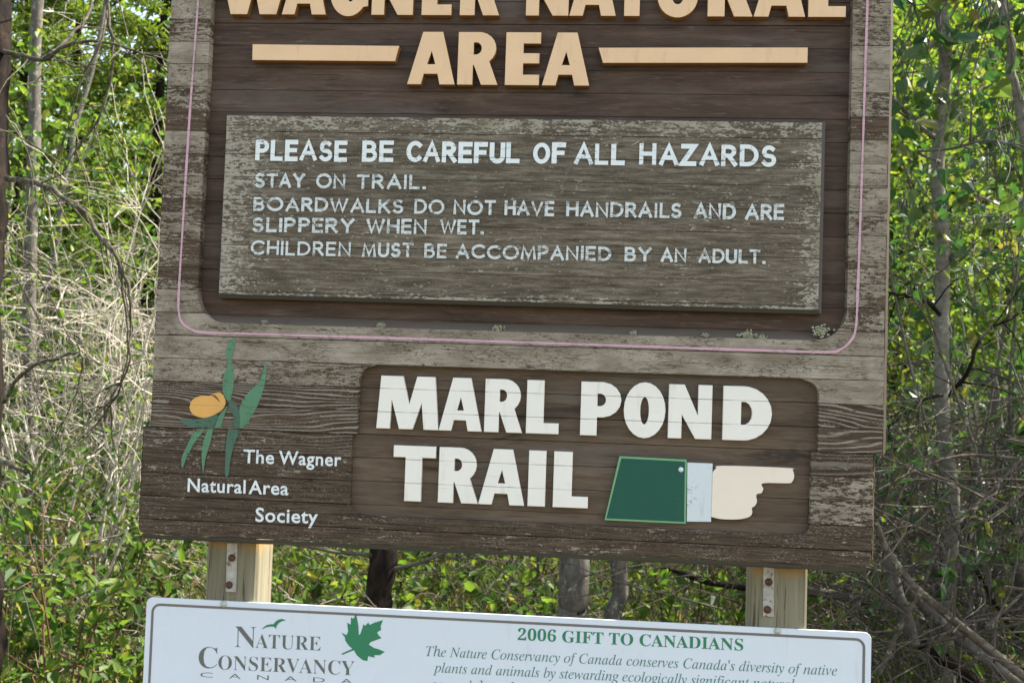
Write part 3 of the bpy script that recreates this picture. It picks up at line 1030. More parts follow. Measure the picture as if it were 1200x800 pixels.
def ribbon(mb, pts, w, y):
    pts = np.asarray(pts, float)
    t = unit(np.gradient(pts, axis=0))
    nn = np.column_stack([-t[:, 1], t[:, 0]])
    w = np.broadcast_to(np.asarray(w, float), (len(pts),))[:, None]
    a, c = pts + nn * w / 2, pts - nn * w / 2
    k = len(pts)
    v = np.concatenate([np.column_stack([a[:, 0], np.full(k, y), a[:, 1]]), np.column_stack([c[:, 0], np.full(k, y), c[:, 1]])])
    i = np.arange(k - 1)
    mb.add(v, [np.stack([i, i + k, i + k + 1, i + 1], -1)])


b = MB()
ribbon(b, pp, 0.0038 + 0.0005 * np.sin(np.arange(220) * 0.31) + 0.0004 * rng.normal(size=220), -0.0014)
part("pinstripe", b, M['pink'], sign, True)

# ---- painted words, drawn stroke by stroke
E_ = lambda cx, cy, rx, ry, a0, a1, n=13: arc(cx, cy, rx, ry, a0, a1, n)
STROKE = {
    'A': (0.74, [[(0, 0), (0.37, 1), (0.74, 0)], [(0.14, 0.33), (0.60, 0.33)]]),
    'B': (0.56, [[(0, 0), (0, 1)], [(0, 1), (0.27, 1)] + E_(0.27, 0.765, 0.22, 0.235, 85, -85) + [(0.27, 0.53), (0, 0.53)], [(0, 0.53), (0.3, 0.53)] + E_(0.30, 0.265, 0.26, 0.265, 85, -85) + [(0.3, 0), (0, 0)]]),
    'C': (0.74, [E_(0.45, 0.5, 0.45, 0.5, 48, 312, 19)]),
    'D': (0.70, [[(0, 0), (0, 1)], [(0, 1), (0.25, 1)] + E_(0.25, 0.5, 0.45, 0.5, 85, -85, 15) + [(0.25, 0), (0, 0)]]),
    'E': (0.50, [[(0.5, 1), (0, 1), (0, 0), (0.5, 0)], [(0, 0.52), (0.45, 0.52)]]),
    'F': (0.48, [[(0.48, 1), (0, 1), (0, 0)], [(0, 0.52), (0.42, 0.52)]]),
    'H': (0.64, [[(0, 0), (0, 1)], [(0.64, 0), (0.64, 1)], [(0, 0.51), (0.64, 0.51)]]),
    'I': (0.02, [[(0.01, 0), (0.01, 1)]]),
    'K': (0.62, [[(0, 0), (0, 1)], [(0.58, 1), (0.04, 0.45)], [(0.2, 0.6), (0.62, 0)]]),
    'L': (0.48, [[(0, 1), (0, 0), (0.48, 0)]]),
    'M': (0.84, [[(0, 0), (0.08, 1), (0.42, 0.1), (0.76, 1), (0.84, 0)]]),
    'N': (0.66, [[(0, 0), (0, 1), (0.66, 0), (0.66, 1)]]),
    'O': (0.92, [E_(0.46, 0.5, 0.46, 0.5, 90, 450, 25)]),
    'P': (0.52, [[(0, 0), (0, 1)], [(0, 1), (0.27, 1)] + E_(0.27, 0.74, 0.25, 0.26, 85, -85) + [(0.27, 0.48), (0, 0.48)]]),
    'R': (0.58, [[(0, 0), (0, 1)], [(0, 1), (0.27, 1)] + E_(0.27, 0.75, 0.25, 0.25, 85, -85) + [(0.27, 0.5), (0, 0.5)], [(0.25, 0.5), (0.58, 0)]]),
    'S': (0.54, [E_(0.28, 0.745, 0.235, 0.255, 40, 240, 11) + [(0.32, 0.5)] + E_(0.27, 0.26, 0.26, 0.26, 60, -150, 12)]),
    'T': (0.62, [[(0, 1), (0.62, 1)], [(0.31, 1), (0.31, 0)]]),
    'U': (0.62, [[(0, 1), (0, 0.3)] + E_(0.31, 0.3, 0.31, 0.3, 185, 355, 11) + [(0.62, 0.3), (0.62, 1)]]),
    'V': (0.70, [[(0, 1), (0.35, 0), (0.70, 1)]]),
    'W': (1.02, [[(0, 1), (0.26, 0), (0.51, 0.95), (0.76, 0), (1.02, 1)]]),
    'Y': (0.66, [[(0, 1), (0.33, 0.46), (0.66, 1)], [(0.33, 0.46), (0.33, 0)]]),
    'Z': (0.60, [[(0.02, 1), (0.58, 1), (0, 0), (0.60, 0)]]),
    '.': (0.06, [[(0.0, 0.03), (0.07, 0.03)]]),
}


def miter(mb, pts, w, y, ext):
    """stroke of width w with mitred corners and square ends pushed out by ext"""
    p = np.asarray(pts, float)
    d = unit(np.diff(p, axis=0))
    p = p.copy()
    closed = np.linalg.norm(p[0] - p[-1]) < 1e-6
    if not closed:
        p[0] -= d[0] * ext
        p[-1] += d[-1] * ext
    nn = np.column_stack([-d[:, 1], d[:, 0]])
    n2 = np.zeros_like(p)
    n2[0], n2[-1] = nn[0], nn[-1]
    if closed:
        s = nn[0] + nn[-1]
        n2[0] = n2[-1] = s / max(0.3, (1 + nn[0] @ nn[-1]))
    for i in range(1, len(p) - 1):
        s = nn[i - 1] + nn[i]
        n2[i] = s / max(0.42, (1 + nn[i - 1] @ nn[i]))
    a, c = p + n2 * w / 2, p - n2 * w / 2
    k = len(p)
    v = np.concatenate([np.column_stack([a[:, 0], np.full(k, y), a[:, 1]]), np.column_stack([c[:, 0], np.full(k, y), c[:, 1]])])
    i = np.arange(k - 1)
    mb.add(v, [np.stack([i, i + k, i + k + 1, i + 1], -1)])


NARROW = {'C': 0.80, 'O': 0.74, 'D': 0.86, 'A': 0.92, 'E': 1.05, 'L': 1.05, 'F': 1.05, 'U': 0.95}


def stroke_word(mb, word, x0, x1, yb, yt, w, y, gap=0.24):
    """word between photo columns x0 and x1; yb, yt = ((x, y), (x, y)) lines of base and cap height; w relative to cap height"""
    a = np.array(UV(x0, base_at(x0, yb), y))
    b = np.array(UV(x1, base_at(x1, yb), y))
    t = np.array(UV((x0 + x1) / 2, base_at((x0 + x1) / 2, yt), y))
    h = t[1] - (a[1] + b[1]) / 2
    wd = w * h
    nar = (lambda c: NARROW.get(c, 1.0)) if w > 0.2 else (lambda c: 1.0)
    tot = sum(STROKE[c][0] * nar(c) for c in word) + gap * (len(word) - 1)
    L = b[0] - a[0] - wd
    s = L / tot
    x = a[0] + wd / 2
    zoff = 0
    for c in word:
        cw, strokes = STROKE[c]
        cw *= nar(c)
        jx, jy, js = rng.normal(0, 0.012, 3)
        for st in strokes:
            zoff = (zoff + 1) % 7
            pts = []
            for (px, py) in st:
                u = x + (px * nar(c) + jx) * s
                v = a[1] + (b[1] - a[1]) * (u - a[0]) / (b[0] - a[0]) + wd / 2 + (h - wd) * (py * (1 + js) + jy)
                pts.append((u, v))
            k = w * (1 + rng.normal(0, 0.05))
            miter(mb, pts, k * h, y - 0.00006 * zoff, wd * 0.42)
        x += (cw + gap) * s


PY = PF - 0.0012
lines = [
    ("heading_lettering", 0.205, 'script', ((299, 188.3), (909, 195.6)), ((299, 163.8), (909, 169.6)), 0.33,
     [("PLEASE", 299, 407), ("BE", 423.4, 461), ("CAREFUL", 476, 609.6), ("OF", 624, 663), ("ALL", 672.4, 732.4), ("HAZARDS", 749, 909.4)]),
    ("warning_lettering", 0.185, 'script_thin', ((298, 220), (499, 222.4)), ((298, 202.8), (499, 205)), 0.31,
     [("STAY", 298, 357), ("ON", 370, 404.5), ("TRAIL.", 418, 499)]),
    ("warning_lettering", 0.185, 'script_thin', ((297, 247.3), (919, 258.2)), ((297, 231), (919, 239.3)), 0.31,
     [("BOARDWALKS", 297, 473), ("DO", 485, 520.5), ("NOT", 531, 581), ("HAVE", 591, 649), ("HANDRAILS", 663.6, 799), ("AND", 813, 862), ("ARE", 873, 919)]),
    ("warning_lettering", 0.195, 'script_thin', ((295, 271.8), (567, 275.3)), ((295, 254.5), (567, 257.6)), 0.31,
     [("SLIPPERY", 295, 415), ("WHEN", 429, 500), ("WET.", 515, 567)]),
    ("warning_lettering", 0.195, 'script_thin', ((293.6, 298.6), (897, 309.4)), ((293.6, 281.6), (897, 292.3)), 0.31,
     [("CHILDREN", 293.6, 411), ("MUST", 424, 484), ("BE", 497, 523.6), ("ACCOMPANIED", 534, 716), ("BY", 731.6, 763), ("AN", 774, 804.5), ("ADULT.", 818, 897)]),
]
for nm, w, mt, yb, yt, gp, words in lines:
    for wd_, x0, x1 in words:
        b = MB()
        stroke_word(b, wd_, x0, x1, yb, yt, w * (1 + rng.normal(0, 0.04)), PY, gp)
        part(nm, b, M[mt], warn, False)


# ---- type: serif letters come from the font's own mathematical alphabets
def bold(s):
    return "".join(chr(0x1D400 + ord(c) - 65) if 'A' <= c <= 'Z' else chr(0x1D41A + ord(c) - 97) if 'a' <= c <= 'z' else chr(0x1D7CE + int(c)) if c.isdigit() else c for c in s)


def italic(s):
    return "".join('\u210e' if c == 'h' else chr(0x1D434 + ord(c) - 65) if 'A' <= c <= 'Z' else chr(0x1D44E + ord(c) - 97) if 'a' <= c <= 'z' else c for c in s)


def type_mesh(body, offset=0.0, spacing=1.0, word=1.0):
    cu = bpy.data.curves.new("type", 'FONT')
    cu.body = body
    cu.offset = offset
    cu.space_character = spacing
    cu.space_word = word
    cu.resolution_u = 3
    o = bpy.data.objects.new("type", cu)
    COL.objects.link(o)
    bpy.context.view_layer.update()
    me = bpy.data.meshes.new_from_object(o.evaluated_get(bpy.context.evaluated_depsgraph_get()))
    bpy.data.objects.remove(o)
    bpy.data.curves.remove(cu)
    v = np.zeros(len(me.vertices) * 3, np.float32)
    me.vertices.foreach_get("co", v)
    return me, v.reshape(-1, 3).copy()


def type_line(name, body, p0, p1, cap, y, mat, parent, offset=0.0, spacing=1.0, capn=0.69, word=1.0):
    """type between the photo points p0 and p1 (its base line), capital height cap in photo pixels"""
    me, v = type_mesh(body, offset, spacing, word)
    a, b = np.array(UV(*p0, y)), np.array(UV(*p1, y))
    h = UV(p0[0], p0[1] - cap, y)[1] - a[1]
    x0, x1 = v[:, 0].min(), v[:, 0].max()
    d = (b - a) / (x1 - x0)
    up = np.array([-d[1], d[0]])
    up = up / np.linalg.norm(up) * h / capn
    w = a[None] + (v[:, :1] - x0) * d[None] + v[:, 1:2] * up[None]
    me.vertices.foreach_set("co", np.column_stack([w[:, 0], np.zeros(len(w)), w[:, 1]]).astype(np.float32).ravel())
    me.polygons.foreach_set("use_smooth", np.zeros(len(me.polygons), bool))
    me.update()
    me.validate()
    me.name = name
    return mesh_part(name, me, M[mat], parent, y, parent)


SY = 0.0012
k6 = lambda x, y: (200 + x * 220 / 1200, 500 + y * 220 / 1200)
type_line("society_lettering", "The", k6(463, 228), k6(660, 236), 16.5, SY, 'script', sign, 0.017, 1.06, 0.74)
type_line("society_lettering", "Wagner", k6(690, 237), k6(1090, 250), 16.5, SY, 'script', sign, 0.017, 1.06, 0.74)
type_line("society_lettering", "Natural", k6(107, 412), k6(478, 424), 16.5, SY, 'script', sign, 0.017, 1.06, 0.74)
type_line("society_lettering", "Area", k6(497, 426), k6(752, 434), 16.5, SY, 'script', sign, 0.017, 1.06, 0.74)
type_line("society_lettering", "Society", k6(541, 603), k6(940, 616), 17, SY, 'script', sign, 0.017, 1.06, 0.74)

# ---- painted flower emblem
z3 = lambda pts: [(150 + a * 0.25, 340 + b_ * 0.25) for a, b_ in pts]
z4 = lambda pts: [(150 + a * 0.25, 500 + b_ * 0.25) for a, b_ in pts]
flower = [
    ("flower_leaf", 'petal', z3([(495, 222), (472, 245), (460, 290), (466, 330), (468, 352), (450, 395), (443, 440), (448, 485), (470, 520), (484, 505), (493, 450), (498, 400), (490, 350), (485, 330), (492, 290), (502, 240)])),
    ("flower_leaf", 'petal', z3([(645, 322), (636, 370), (612, 430), (565, 478), (535, 520), (520, 575), (522, 640), (545, 640), (575, 600), (612, 530), (640, 440), (649, 370)])),
    ("flower_leaf", 'petal_dark', z3([(475, 512), (505, 535), (524, 580), (522, 640), (497, 640), (494, 590), (474, 545)])),
    ("flower_leaf", 'petal', z3([(466, 540), (435, 642), (405, 645), (424, 590)])),
    ("flower_leaf", 'petal_dark', z3([(240, 603), (300, 606), (350, 598), (418, 582), (392, 640), (300, 640), (262, 628)])),
    ("flower_leaf", 'petal', z4([(350, 6), (308, 30), (275, 90), (250, 150), (255, 192), (277, 140), (312, 75), (356, 16)])),
    ("flower_leaf", 'petal', z4([(378, 2), (356, 60), (345, 130), (352, 216), (363, 150), (385, 75), (398, 6)])),
    ("flower_leaf", 'petal_dark', z4([(470, 6), (460, 80), (454, 220), (472, 223), (481, 150), (500, 75), (522, 8)])),
    ("flower_head", 'yellow', z3([(288, 545), (300, 515), (335, 496), (380, 494), (400, 484), (430, 479), (450, 498), (457, 530), (440, 560), (400, 585), (360, 597), (320, 590), (295, 570)])),
    ("flower_crease", 'crease', z3([(384, 491), (400, 497), (418, 512), (430, 524), (424, 510), (405, 490)])),
]
for k, (nm, mt, pl) in enumerate(flower):
    y = (0.0010 if 5 <= k <= 7 else -0.0009) - 0.00012 * k
    a = np.array([UV(a_, b_, y) for a_, b_ in pl])
    if k not in (3,):
        a = smooth_path(np.vstack([a, a[:1]]), 60)[:-1]
    me = poly_mesh(nm, [[tuple(p) for p in a]], 0.0)
    mesh_part(nm, me, M[mt], sign, y, sign)

# ---- lichen growing on the ledge
for (px, py, s) in [(963, 388, 0.011), (876, 393, 0.010), (584, 385, 0.008), (446, 381, 0.006), (742, 390.5, 0.0045), (826, 393, 0.005), (893, 396, 0.006), (310, 377, 0.004), (554, 208, 0.005)]:
    b = MB()
    y0 = PF if py < 300 else 0.004
    c = P(px, py, y0)
    ncr = int(60 + 60 * rng.random())
    for _ in range(ncr):
        o_ = rng.normal(size=3) * np.array([0.62, 0.10, 0.34]) * s
        rr_ = s * (0.10 + 0.14 * rng.random())
        pts = np.array([c + o_ + np.array([0, rr_ * 0.8, 0]), c + o_, c + o_ + np.array([0, -rr_ * 0.5, 0.0])]) + rng.normal(size=(3, 3)) * s * 0.05
        tube(b, pts, [rr_, rr_ * 0.9, rr_ * 0.35], 6)
    part("lichen_tuft", b, M['lichen'], sign, True, smooth=True)

# ---- posts, straps and bolts
PFY = 0.0445


def post(ul, ur, strap, bolts):
    b = MB()
    ch = 0.004
    d = 0.089
    outline = [(ul + ch, PFY), (ur - ch, PFY), (ur, PFY + ch), (ur, PFY + d - ch), (ur - ch, PFY + d), (ul + ch, PFY + d), (ul, PFY + d - ch), (ul, PFY + ch)]
    zs = [-0.4, 0.5, 1.0, 1.2, 2.1, 2.33]
    v = [(x, y, z) for z in zs for x, y in outline]
    f = [[k * 8 + i, k * 8 + (i + 1) % 8, (k + 1) * 8 + (i + 1) % 8, (k + 1) * 8 + i] for k in range(len(zs) - 1) for i in range(8)]
    b.add(v, [np.array(f), np.arange(8)[::-1], np.arange(8) + 8 * (len(zs) - 1)])
    po = part("post", b, M['post'], sign, True)
    b = MB()
    a = [UV(x, y, PFY - 0.004) for x, y in strap]
    prism(b, a, PFY - 0.0035, PFY - 0.0004)
    part("strap", b, M['strap'], po, False, bevel=0.0006)
    for (x, y) in bolts:
        b = MB()
        c = P(x, y, PFY - 0.0035)
        hexa = [(c[0] + 0.0064 * math.cos(t), c[2] + 0.0064 * math.sin(t)) for t in np.linspace(0, 2 * math.pi, 13)[:-1]]
        prism(b, hexa, PFY - 0.0048, PFY - 0.0033)
        dome(b, (c[0], PFY - 0.0047, c[2]), 0.0054, 0.0032)
        part("bolt", b, M['rust'], po, False)


pl0, pl1 = UV(240.5, 690, PFY)[0], UV(300.5, 690, PFY)[0]
pr0, pr1 = UV(881.5, 705, PFY)[0], UV(946, 705, PFY)[0]
post(pl0, pl1, [(265.8, 636), (264.2, 693.3), (276.3, 693.6), (278.3, 636)], [(271.7, 653.2), (268.6, 685)])
post(pr0, pr1, [(894.6, 664), (894.2, 722), (907, 722.4), (907.5, 664)], [(900.8, 681.5), (899.3, 713.8)])

# ------------------------------------------------------------------ the white information plate below
IY = 0.0400
A0, B0 = np.array(UV(172, 699.2, IY)), np.array(UV(1021.3, 741, IY))
ex = (B0 - A0) / np.linalg.norm(B0 - A0)
ey = np.array([ex[1], -ex[0]])
W_ = np.linalg.norm(B0 - A0)
H_ = 0.60
info = tag(empty("information_plate", (-0.005, IY, 0.5)),
           "white metal information plate with green printing bolted to the posts below the wooden sign", "sign")


def rrect(x0, y0, x1, y1, r, n=7):
    pts = []
    for cx, cy, a in ((x1 - r, y0 + r, -90), (x1 - r, y1 - r, 0), (x0 + r, y1 - r, 90), (x0 + r, y0 + r, 180)):
        pts += arc(cx, cy, r, r, a, a + 90, n)
    return [tuple(A0 + ex * x + ey * y) for x, y in pts]


me = poly_mesh("plate", [rrect(0, 0, W_, H_, 0.011)], 0.004, 0.0004)
mesh_part("plate", me, M['plate'], info, IY, info)
bx = MB()
for off, wd_ in ((0.0115, 0.0042),):
    lo = np.array(rrect(off, off, W_ - off, H_ - off, 0.013) )
    ribbon(bx, np.vstack([lo, lo[:1]]), wd_, IY - 0.0004)
part("border_line", bx, M['grey_line'], info, True)
IT = IY - 0.0004
k7 = lambda x, y: (220 + x * 250 / 1200, 700 + y * 250 / 1200)
type_line("logo_lettering", bold("N"), k7(263, 277), k7(384, 282), 25.2, IT, 'grey_text', info, -0.011)
type_line("logo_lettering", bold("ATURE"), k7(380, 281), k7(747, 297), 16.6, IT, 'grey_text', info, -0.011)
type_line("logo_lettering", bold("C"), k7(60, 393), k7(165, 397), 25.2, IT, 'grey_text', info, -0.010)
type_line("logo_lettering", bold("ONSERVANCY"), k7(171, 402), k7(936, 436), 16.8, IT, 'grey_text', info, -0.011)
for ch, xa, xb in zip("CANADA", (70, 233, 390, 545, 705, 862), (140, 298, 455, 612, 770, 925)):
    yb = 445 + (xa - 70) * 0.0445
    type_line("logo_lettering", ch, k7(xa, yb), k7(xb, yb + 3), 6.0, IT, 'grey_text', info, -0.010, capn=0.728)
type_line("heading_lettering", bold("2006 GIFT TO CANADIANS"), (606.7, 749.3), (870.9, 761.8), 13.6, IT, 'green_text', info, 0.0)
type_line("plate_lettering", italic("The Nature Conservancy of Canada conserves Canada's diversity of native"), (499, 768.0), (981, 791.0), 11.4, IT, 'teal_text', info, -0.003)
type_line("plate_lettering", italic("plants and animals by stewarding ecologically significant natural"), (507.5, 787.0), (931, 807.3), 11.4, IT, 'teal_text', info, -0.003)
type_line("plate_lettering", italic("secured through"), (506, 806.5), (606, 811.4), 11.4, IT, 'teal_text', info, -0.003)
bird = [(415, 178), (428, 164), (445, 153), (465, 148), (482, 148), (492, 135), (510, 122), (530, 118), (553, 126), (530, 131), (512, 142), (500, 158), (497, 174), (484, 162), (465, 161), (440, 166)]
me = poly_mesh("bird_emblem", [[UV(*k7(a, b_), IT) for a, b_ in bird]], 0.0)
mesh_part("bird_emblem", me, M['green_text'], info, IT, info)
maple = [(865, 195), (893, 210), (902, 190), (897, 140), (917, 150), (918, 110), (931, 118), (947, 92), (953, 120), (960, 160), (962, 207), (970, 205), (985, 160), (986, 150), (1000, 156), (1015, 138),
         (1024, 152), (1048, 140), (1098, 125), (1085, 160), (1088, 180), (1065, 193), (1075, 212), (1090, 226), (1030, 248), (1018, 262), (1050, 283), (1072, 288), (1108, 303), (1080, 322),
         (1048, 322), (1052, 336), (1015, 328), (1010, 355), (985, 350), (952, 324), (935, 294), (870, 320), (866, 313), (926, 286), (905, 268), (886, 240), (884, 222)]
me = poly_mesh("leaf_emblem", [[UV(*k7(a, b_), IT) for a, b_ in maple]], 0.0)
mesh_part("leaf_emblem", me, M['green_text'], info, IT, info)
for (x, y) in ((262, 707.2), (911, 738.6)):
    b = MB()
    c = P(x, y, IY)
    dome(b, (c[0], IY - 0.0005, c[2]), 0.0058, 0.0042, 14, 5)
    part("bolt_cap", b, M['cap'], info, True, smooth=True)


# ------------------------------------------------------------------ vegetation
def wander(p, d, L, n, bend, r, grav=0.0):
    pts = [np.array(p, float)]
    d = unit(d)
    for _ in range(n - 1):
        d = unit(d + r.normal(size=3) * bend + np.array([0, 0, grav]))
        pts.append(pts[-1] + d * L / (n - 1))
    return np.array(pts)


def make_shrub(seed, h, ns, spread, lsize, dens, shape='oval'):
    r = np.random.default_rng(seed)
    st, lv = MB(), MB()
    lp, ldir = [], []
    for s in range(ns):
        a = r.random() * 6.283
        d = np.array([math.cos(a) * spread, math.sin(a) * spread, 1.0])
        L = h * (0.65 + 0.4 * r.random())
        base = np.array([math.cos(a), math.sin(a), 0]) * 0.10 * r.random() - np.array([0, 0, 0.05])
        p = wander(base, d, L, 8, 0.09, r)
        tube(st, p, np.linspace(0.007, 0.002, 8) * (0.7 + h * 0.4), 5)
        for t in range(int(9 * dens)):
            k = r.integers(2, 8)
            dd = unit(p[min(k, 7)] - p[k - 1]) + r.normal(size=3) * 0.75
            tw = wander(p[k], dd, L * 0.30 * (0.4 + r.random()), 5, 0.18, r)
            tube(st, tw, np.linspace(0.003, 0.0012, 5), 4, False)
            m = r.integers(5, 11)
            for q in range(m):
                f = r.random() * 3.99
                i = int(f)
                lp.append(tw[i] * (1 - f + i) + tw[i + 1] * (f - i))
                ldir.append(unit(tw[i + 1] - tw[i]) * 0.5 + r.normal(size=3) * 0.7 + np.array([0, 0, 0.05]))
    lp, ldir = np.array(lp), np.array(ldir)
    leaves(lv, lp, ldir, lsize * (0.6 + 0.8 * r.random(len(lp))), shape, 0.1, 0.55, r)
    return st, lv


def place_ground(px, depth):
    p = P(px, 461, depth)
    return np.array([p[0], depth, float(ground_z(p[0], depth)) - 0.02])


shrub_src = {}


def shrub(kind, px, depth, scale, label, group, rot=None, cat="shrub"):
    spec = {
        'rose': ("leafy_shrub", dict(seed=3, h=1.18, ns=9, spread=0.34, lsize=0.050, dens=1.1, shape='oval'), 'red_stem', 'leaf'),
        'willow': ("willow_shrub", dict(seed=5, h=1.7, ns=11, spread=0.40, lsize=0.058, dens=1.1, shape='narrow'), 'twig_grey', 'leaf'),
        'poplar': ("poplar_sapling", dict(seed=8, h=2.3, ns=5, spread=0.28, lsize=0.044, dens=1.5, shape='heart'), 'bark_grey', 'poplar'),
        'dead': ("dead_shrub", dict(seed=31, h=2.6, ns=7, spread=0.30, lsize=0.03, dens=2.0, shape='oval'), 'twig', 'leaf'),
        'low': ("low_shrub", dict(seed=12, h=0.75, ns=12, spread=0.6, lsize=0.048, dens=1.0, shape='oval'), 'red_stem', 'leaf'),
    }[kind]
    if kind not in shrub_src:
        st, lv = make_shrub(**spec[1])
        root = empty(spec[0], (0, 0, 0))
        part("stems", st, M[spec[2]], root)
        if kind != 'dead':
            part("foliage", lv, M[spec[3]], root)
        shrub_src[kind] = root
        o = root
    else:
        o = copy_tree(shrub_src[kind])
    o.location = place_ground(px, depth)
    o.rotation_euler = (0, 0, rng.random() * 6.28 if rot is None else rot)
    o.scale = (scale, scale, scale)
    tag(o, label, cat, group)
    return o


G1 = "leafy shrubs on the sunlit left side"
shrub('rose', 66, 2.2, 1.0, "red-stemmed leafy shrub standing between the dark trunk and the white plate", G1)
shrub('rose', 10, 2.9, 1.0, "red-stemmed leafy shrub at the foot of the dark conifer trunk", G1)
shrub('rose', 150, 3.4, 0.95, "leafy shrub just left of the lower corner of the wooden sign", G1)
shrub('low', 120, 2.6, 1.0, "low green shrub beside the left edge of the white plate", "low shrubs near the plate")
shrub('willow', 40, 4.6, 1.0, "thin-leaved willow shrub among bleached twigs behind the dark trunk", "willow shrubs")
shrub('willow', 165, 6.2, 1.15, "thin-leaved willow shrub in sun beyond the left edge of the sign", "willow shrubs")
GD = "dead shrubs in the sunlit thicket"
shrub('dead', 100, 3.6, 1.0, "bare forked dead shrub rising behind the hanging conifer branch", GD)
shrub('dead', 172, 4.8, 1.1, "bare forked dead shrub touching the left edge of the wooden sign", GD)
shrub('dead', 52, 5.6, 1.1, "bare forked dead shrub in front of the slender grey trunk", GD)
shrub('dead', 1165, 4.6, 0.9, "bare forked dead shrub in the shade right of the aspen trunk", GD.replace("sunlit thicket", "shade on the right"))
G2 = "shrubs seen in the gap under the wooden sign"
shrub('low', 360, 3.3, 1.25, "bright leafy shrub in the gap right of the left post", G2)
shrub('low', 545, 3.6, 1.3, "leafy shrub in the gap under the middle of the wooden sign", G2)
shrub('rose', 600, 4.8, 1.0, "dark leafy shrub in the gap left of the grey trunk", G2)
shrub('rose', 800, 3.2, 0.95, "light green leafy shrub under the fallen branch left of the right post", G2)
G3 = "poplar saplings on the right"
shrub('poplar', 1150, 2.7, 1.05, "poplar sapling with broad glossy leaves right of the pale trunk", G3)
shrub('poplar', 1058, 3.1, 1.05, "poplar sapling with broad leaves against the right edge of the sign", G3)
shrub('poplar', 1215, 3.6, 1.2, "poplar sapling with broad leaves at the far right of the photo", G3)
shrub('poplar', 1090, 5.2, 1.3, "tall poplar sapling standing behind the pale trunk", G3)
shrub('rose', 1190, 4.4, 1.0, "dark leafy shrub behind the fallen logs", "shrubs behind the logs")
shrub('willow', 1045, 6.0, 1.2, "thin-leaved willow shrub deep in shade behind the right edge of the sign", "willow shrubs")


# ---- trees
def trunk_path(px_list, depth, n=14, jit=0.01):
    pts = [P(a, b_, depth + dd) for a, b_, dd in px_list]
    p = smooth_path(pts, n)
    return p + rng.normal(size=p.shape) * jit


def tree(name, px_list, depth, r0, r1, mat, label, group=None, cat="tree", limbs=0, crown=None, rough=0.05, limb_mat=None):
    """trunk through photo points (x, y, extra depth), carried down to the ground"""
    p = trunk_path(px_list, depth)
    low = p[-1]
    gp = np.array([low[0] + (low[0] - p[-2][0]) * 0.5, low[1], float(ground_z(low[0], low[1])) - 0.15])
    if low[2] > gp[2] + 0.2:
        p = np.vstack([p, smooth_path([low, gp], 5)[1:]])
    root = empty(name, (float(p[-1][0]), float(p[-1][1]), 0.0))
    b = MB()
    n = len(p)
    p = smooth_path(p, n * 3)
    rr = np.linspace(r1, r0, len(p))
    rr[-6:] *= np.linspace(1, 1.35, 6)
    tube(b, p, rr, 12, True, rough)
    part("trunk", b, M[mat], root, True, smooth=True)
    for k in range(limbs):
        b = MB()
        i = rng.integers(1, len(p) - 8)
        a = rng.random() * 6.28
        w = wander(p[i], (math.cos(a), math.sin(a), 0.25), 0.5 + rng.random() * 0.6, 8, 0.16, rng)
        tube(b, w, np.linspace(r1 * 0.22, 0.0015, 8), 5)
        for _ in range(5):
            j = rng.integers(2, 7)
            w2 = wander(w[j], unit(w[j] - w[j - 1]) + rng.normal(size=3) * 0.6, 0.15 + 0.3 * rng.random(), 5, 0.2, rng)
            tube(b, w2, np.linspace(0.003, 0.001, 5), 4, False)
        part("branch", b, M[limb_mat or mat], root, True, smooth=True)
    tag(root, label, cat, group)
    return root, p


def crown(root, center, size, n, lsize, mat, shape='heart', clusters=40, name="crown"):
    b = MB()
    c = np.array(center) + rng.normal(size=(clusters, 3)) * np.array(size) * 0.5
    k = rng.integers(0, clusters, n)
    pos = c[k] + rng.normal(size=(n, 3)) * 0.16
    leaves(b, pos, rng.normal(size=(n, 3)) + np.array([0, 0, -0.4]), lsize * (0.6 + 0.7 * rng.random(n)), shape, 0.1, 0.3)
    part(name, b, M[mat], root, True)


def px_branch(root, pts, depth, r0, r1, mat, n=26, twigs=0, tw_len=0.25, name="branch"):
    """branch through photo points (x, y, extra depth)"""
    b = MB()
    p = smooth_path([P(a, b_, depth + dd) for a, b_, dd in pts], n)
    p = p + rng.normal(size=p.shape) * r0 * 0.25
    tube(b, p, np.linspace(r0, r1, n), 6, True, 0.06)
    for _ in range(twigs):
        i = rng.integers(3, n - 1)
        d = unit(p[i] - p[i - 1]) + rng.normal(size=3) * 0.7
        w = wander(p[i], d, tw_len * (0.4 + rng.random()), 6, 0.16, rng, -0.05)
        tube(b, w, np.linspace(max(r1, r0 * 0.35), 0.0009, 6), 4, False)
    return part(name, b, M[mat], root, True, smooth=True)


# dark conifer at the left edge with hanging dead branches
con, cp = tree("conifer", [(-6, -1300, 0), (-20, -260, 0), (-17, 0, 0), (-22, 200, 0), (-28, 400, 0), (-33, 620, 0), (-36, 830, 0)], 1.5, 0.085, 0.072, 'bark_dark',
               "dark scaly conifer trunk with hanging dead branches at the left edge", rough=0.09)
px_branch(con, [(5, 60, -0.03), (25, 64, -0.07), (50, 70, -0.12), (75, 55, -0.16), (100, 49, -0.2), (140, 54, -0.24), (175, 68, -0.28), (198, 80, -0.3)], 1.5, 0.0085, 0.002, 'twig_dark', twigs=10)
px_branch(con, [(50, 70, -0.12), (62, 64, -0.14), (85, 78, -0.2), (97, 80, -0.24), (104, 97, -0.26)], 1.5, 0.005, 0.0016, 'twig_dark', twigs=4)
px_branch(con, [(60, 64, -0.12), (80, 45, -0.06), (100, 22, 0.0), (112, -10, 0.1), (120, -60, 0.2)], 1.5, 0.007, 0.003, 'twig_dark', twigs=6)
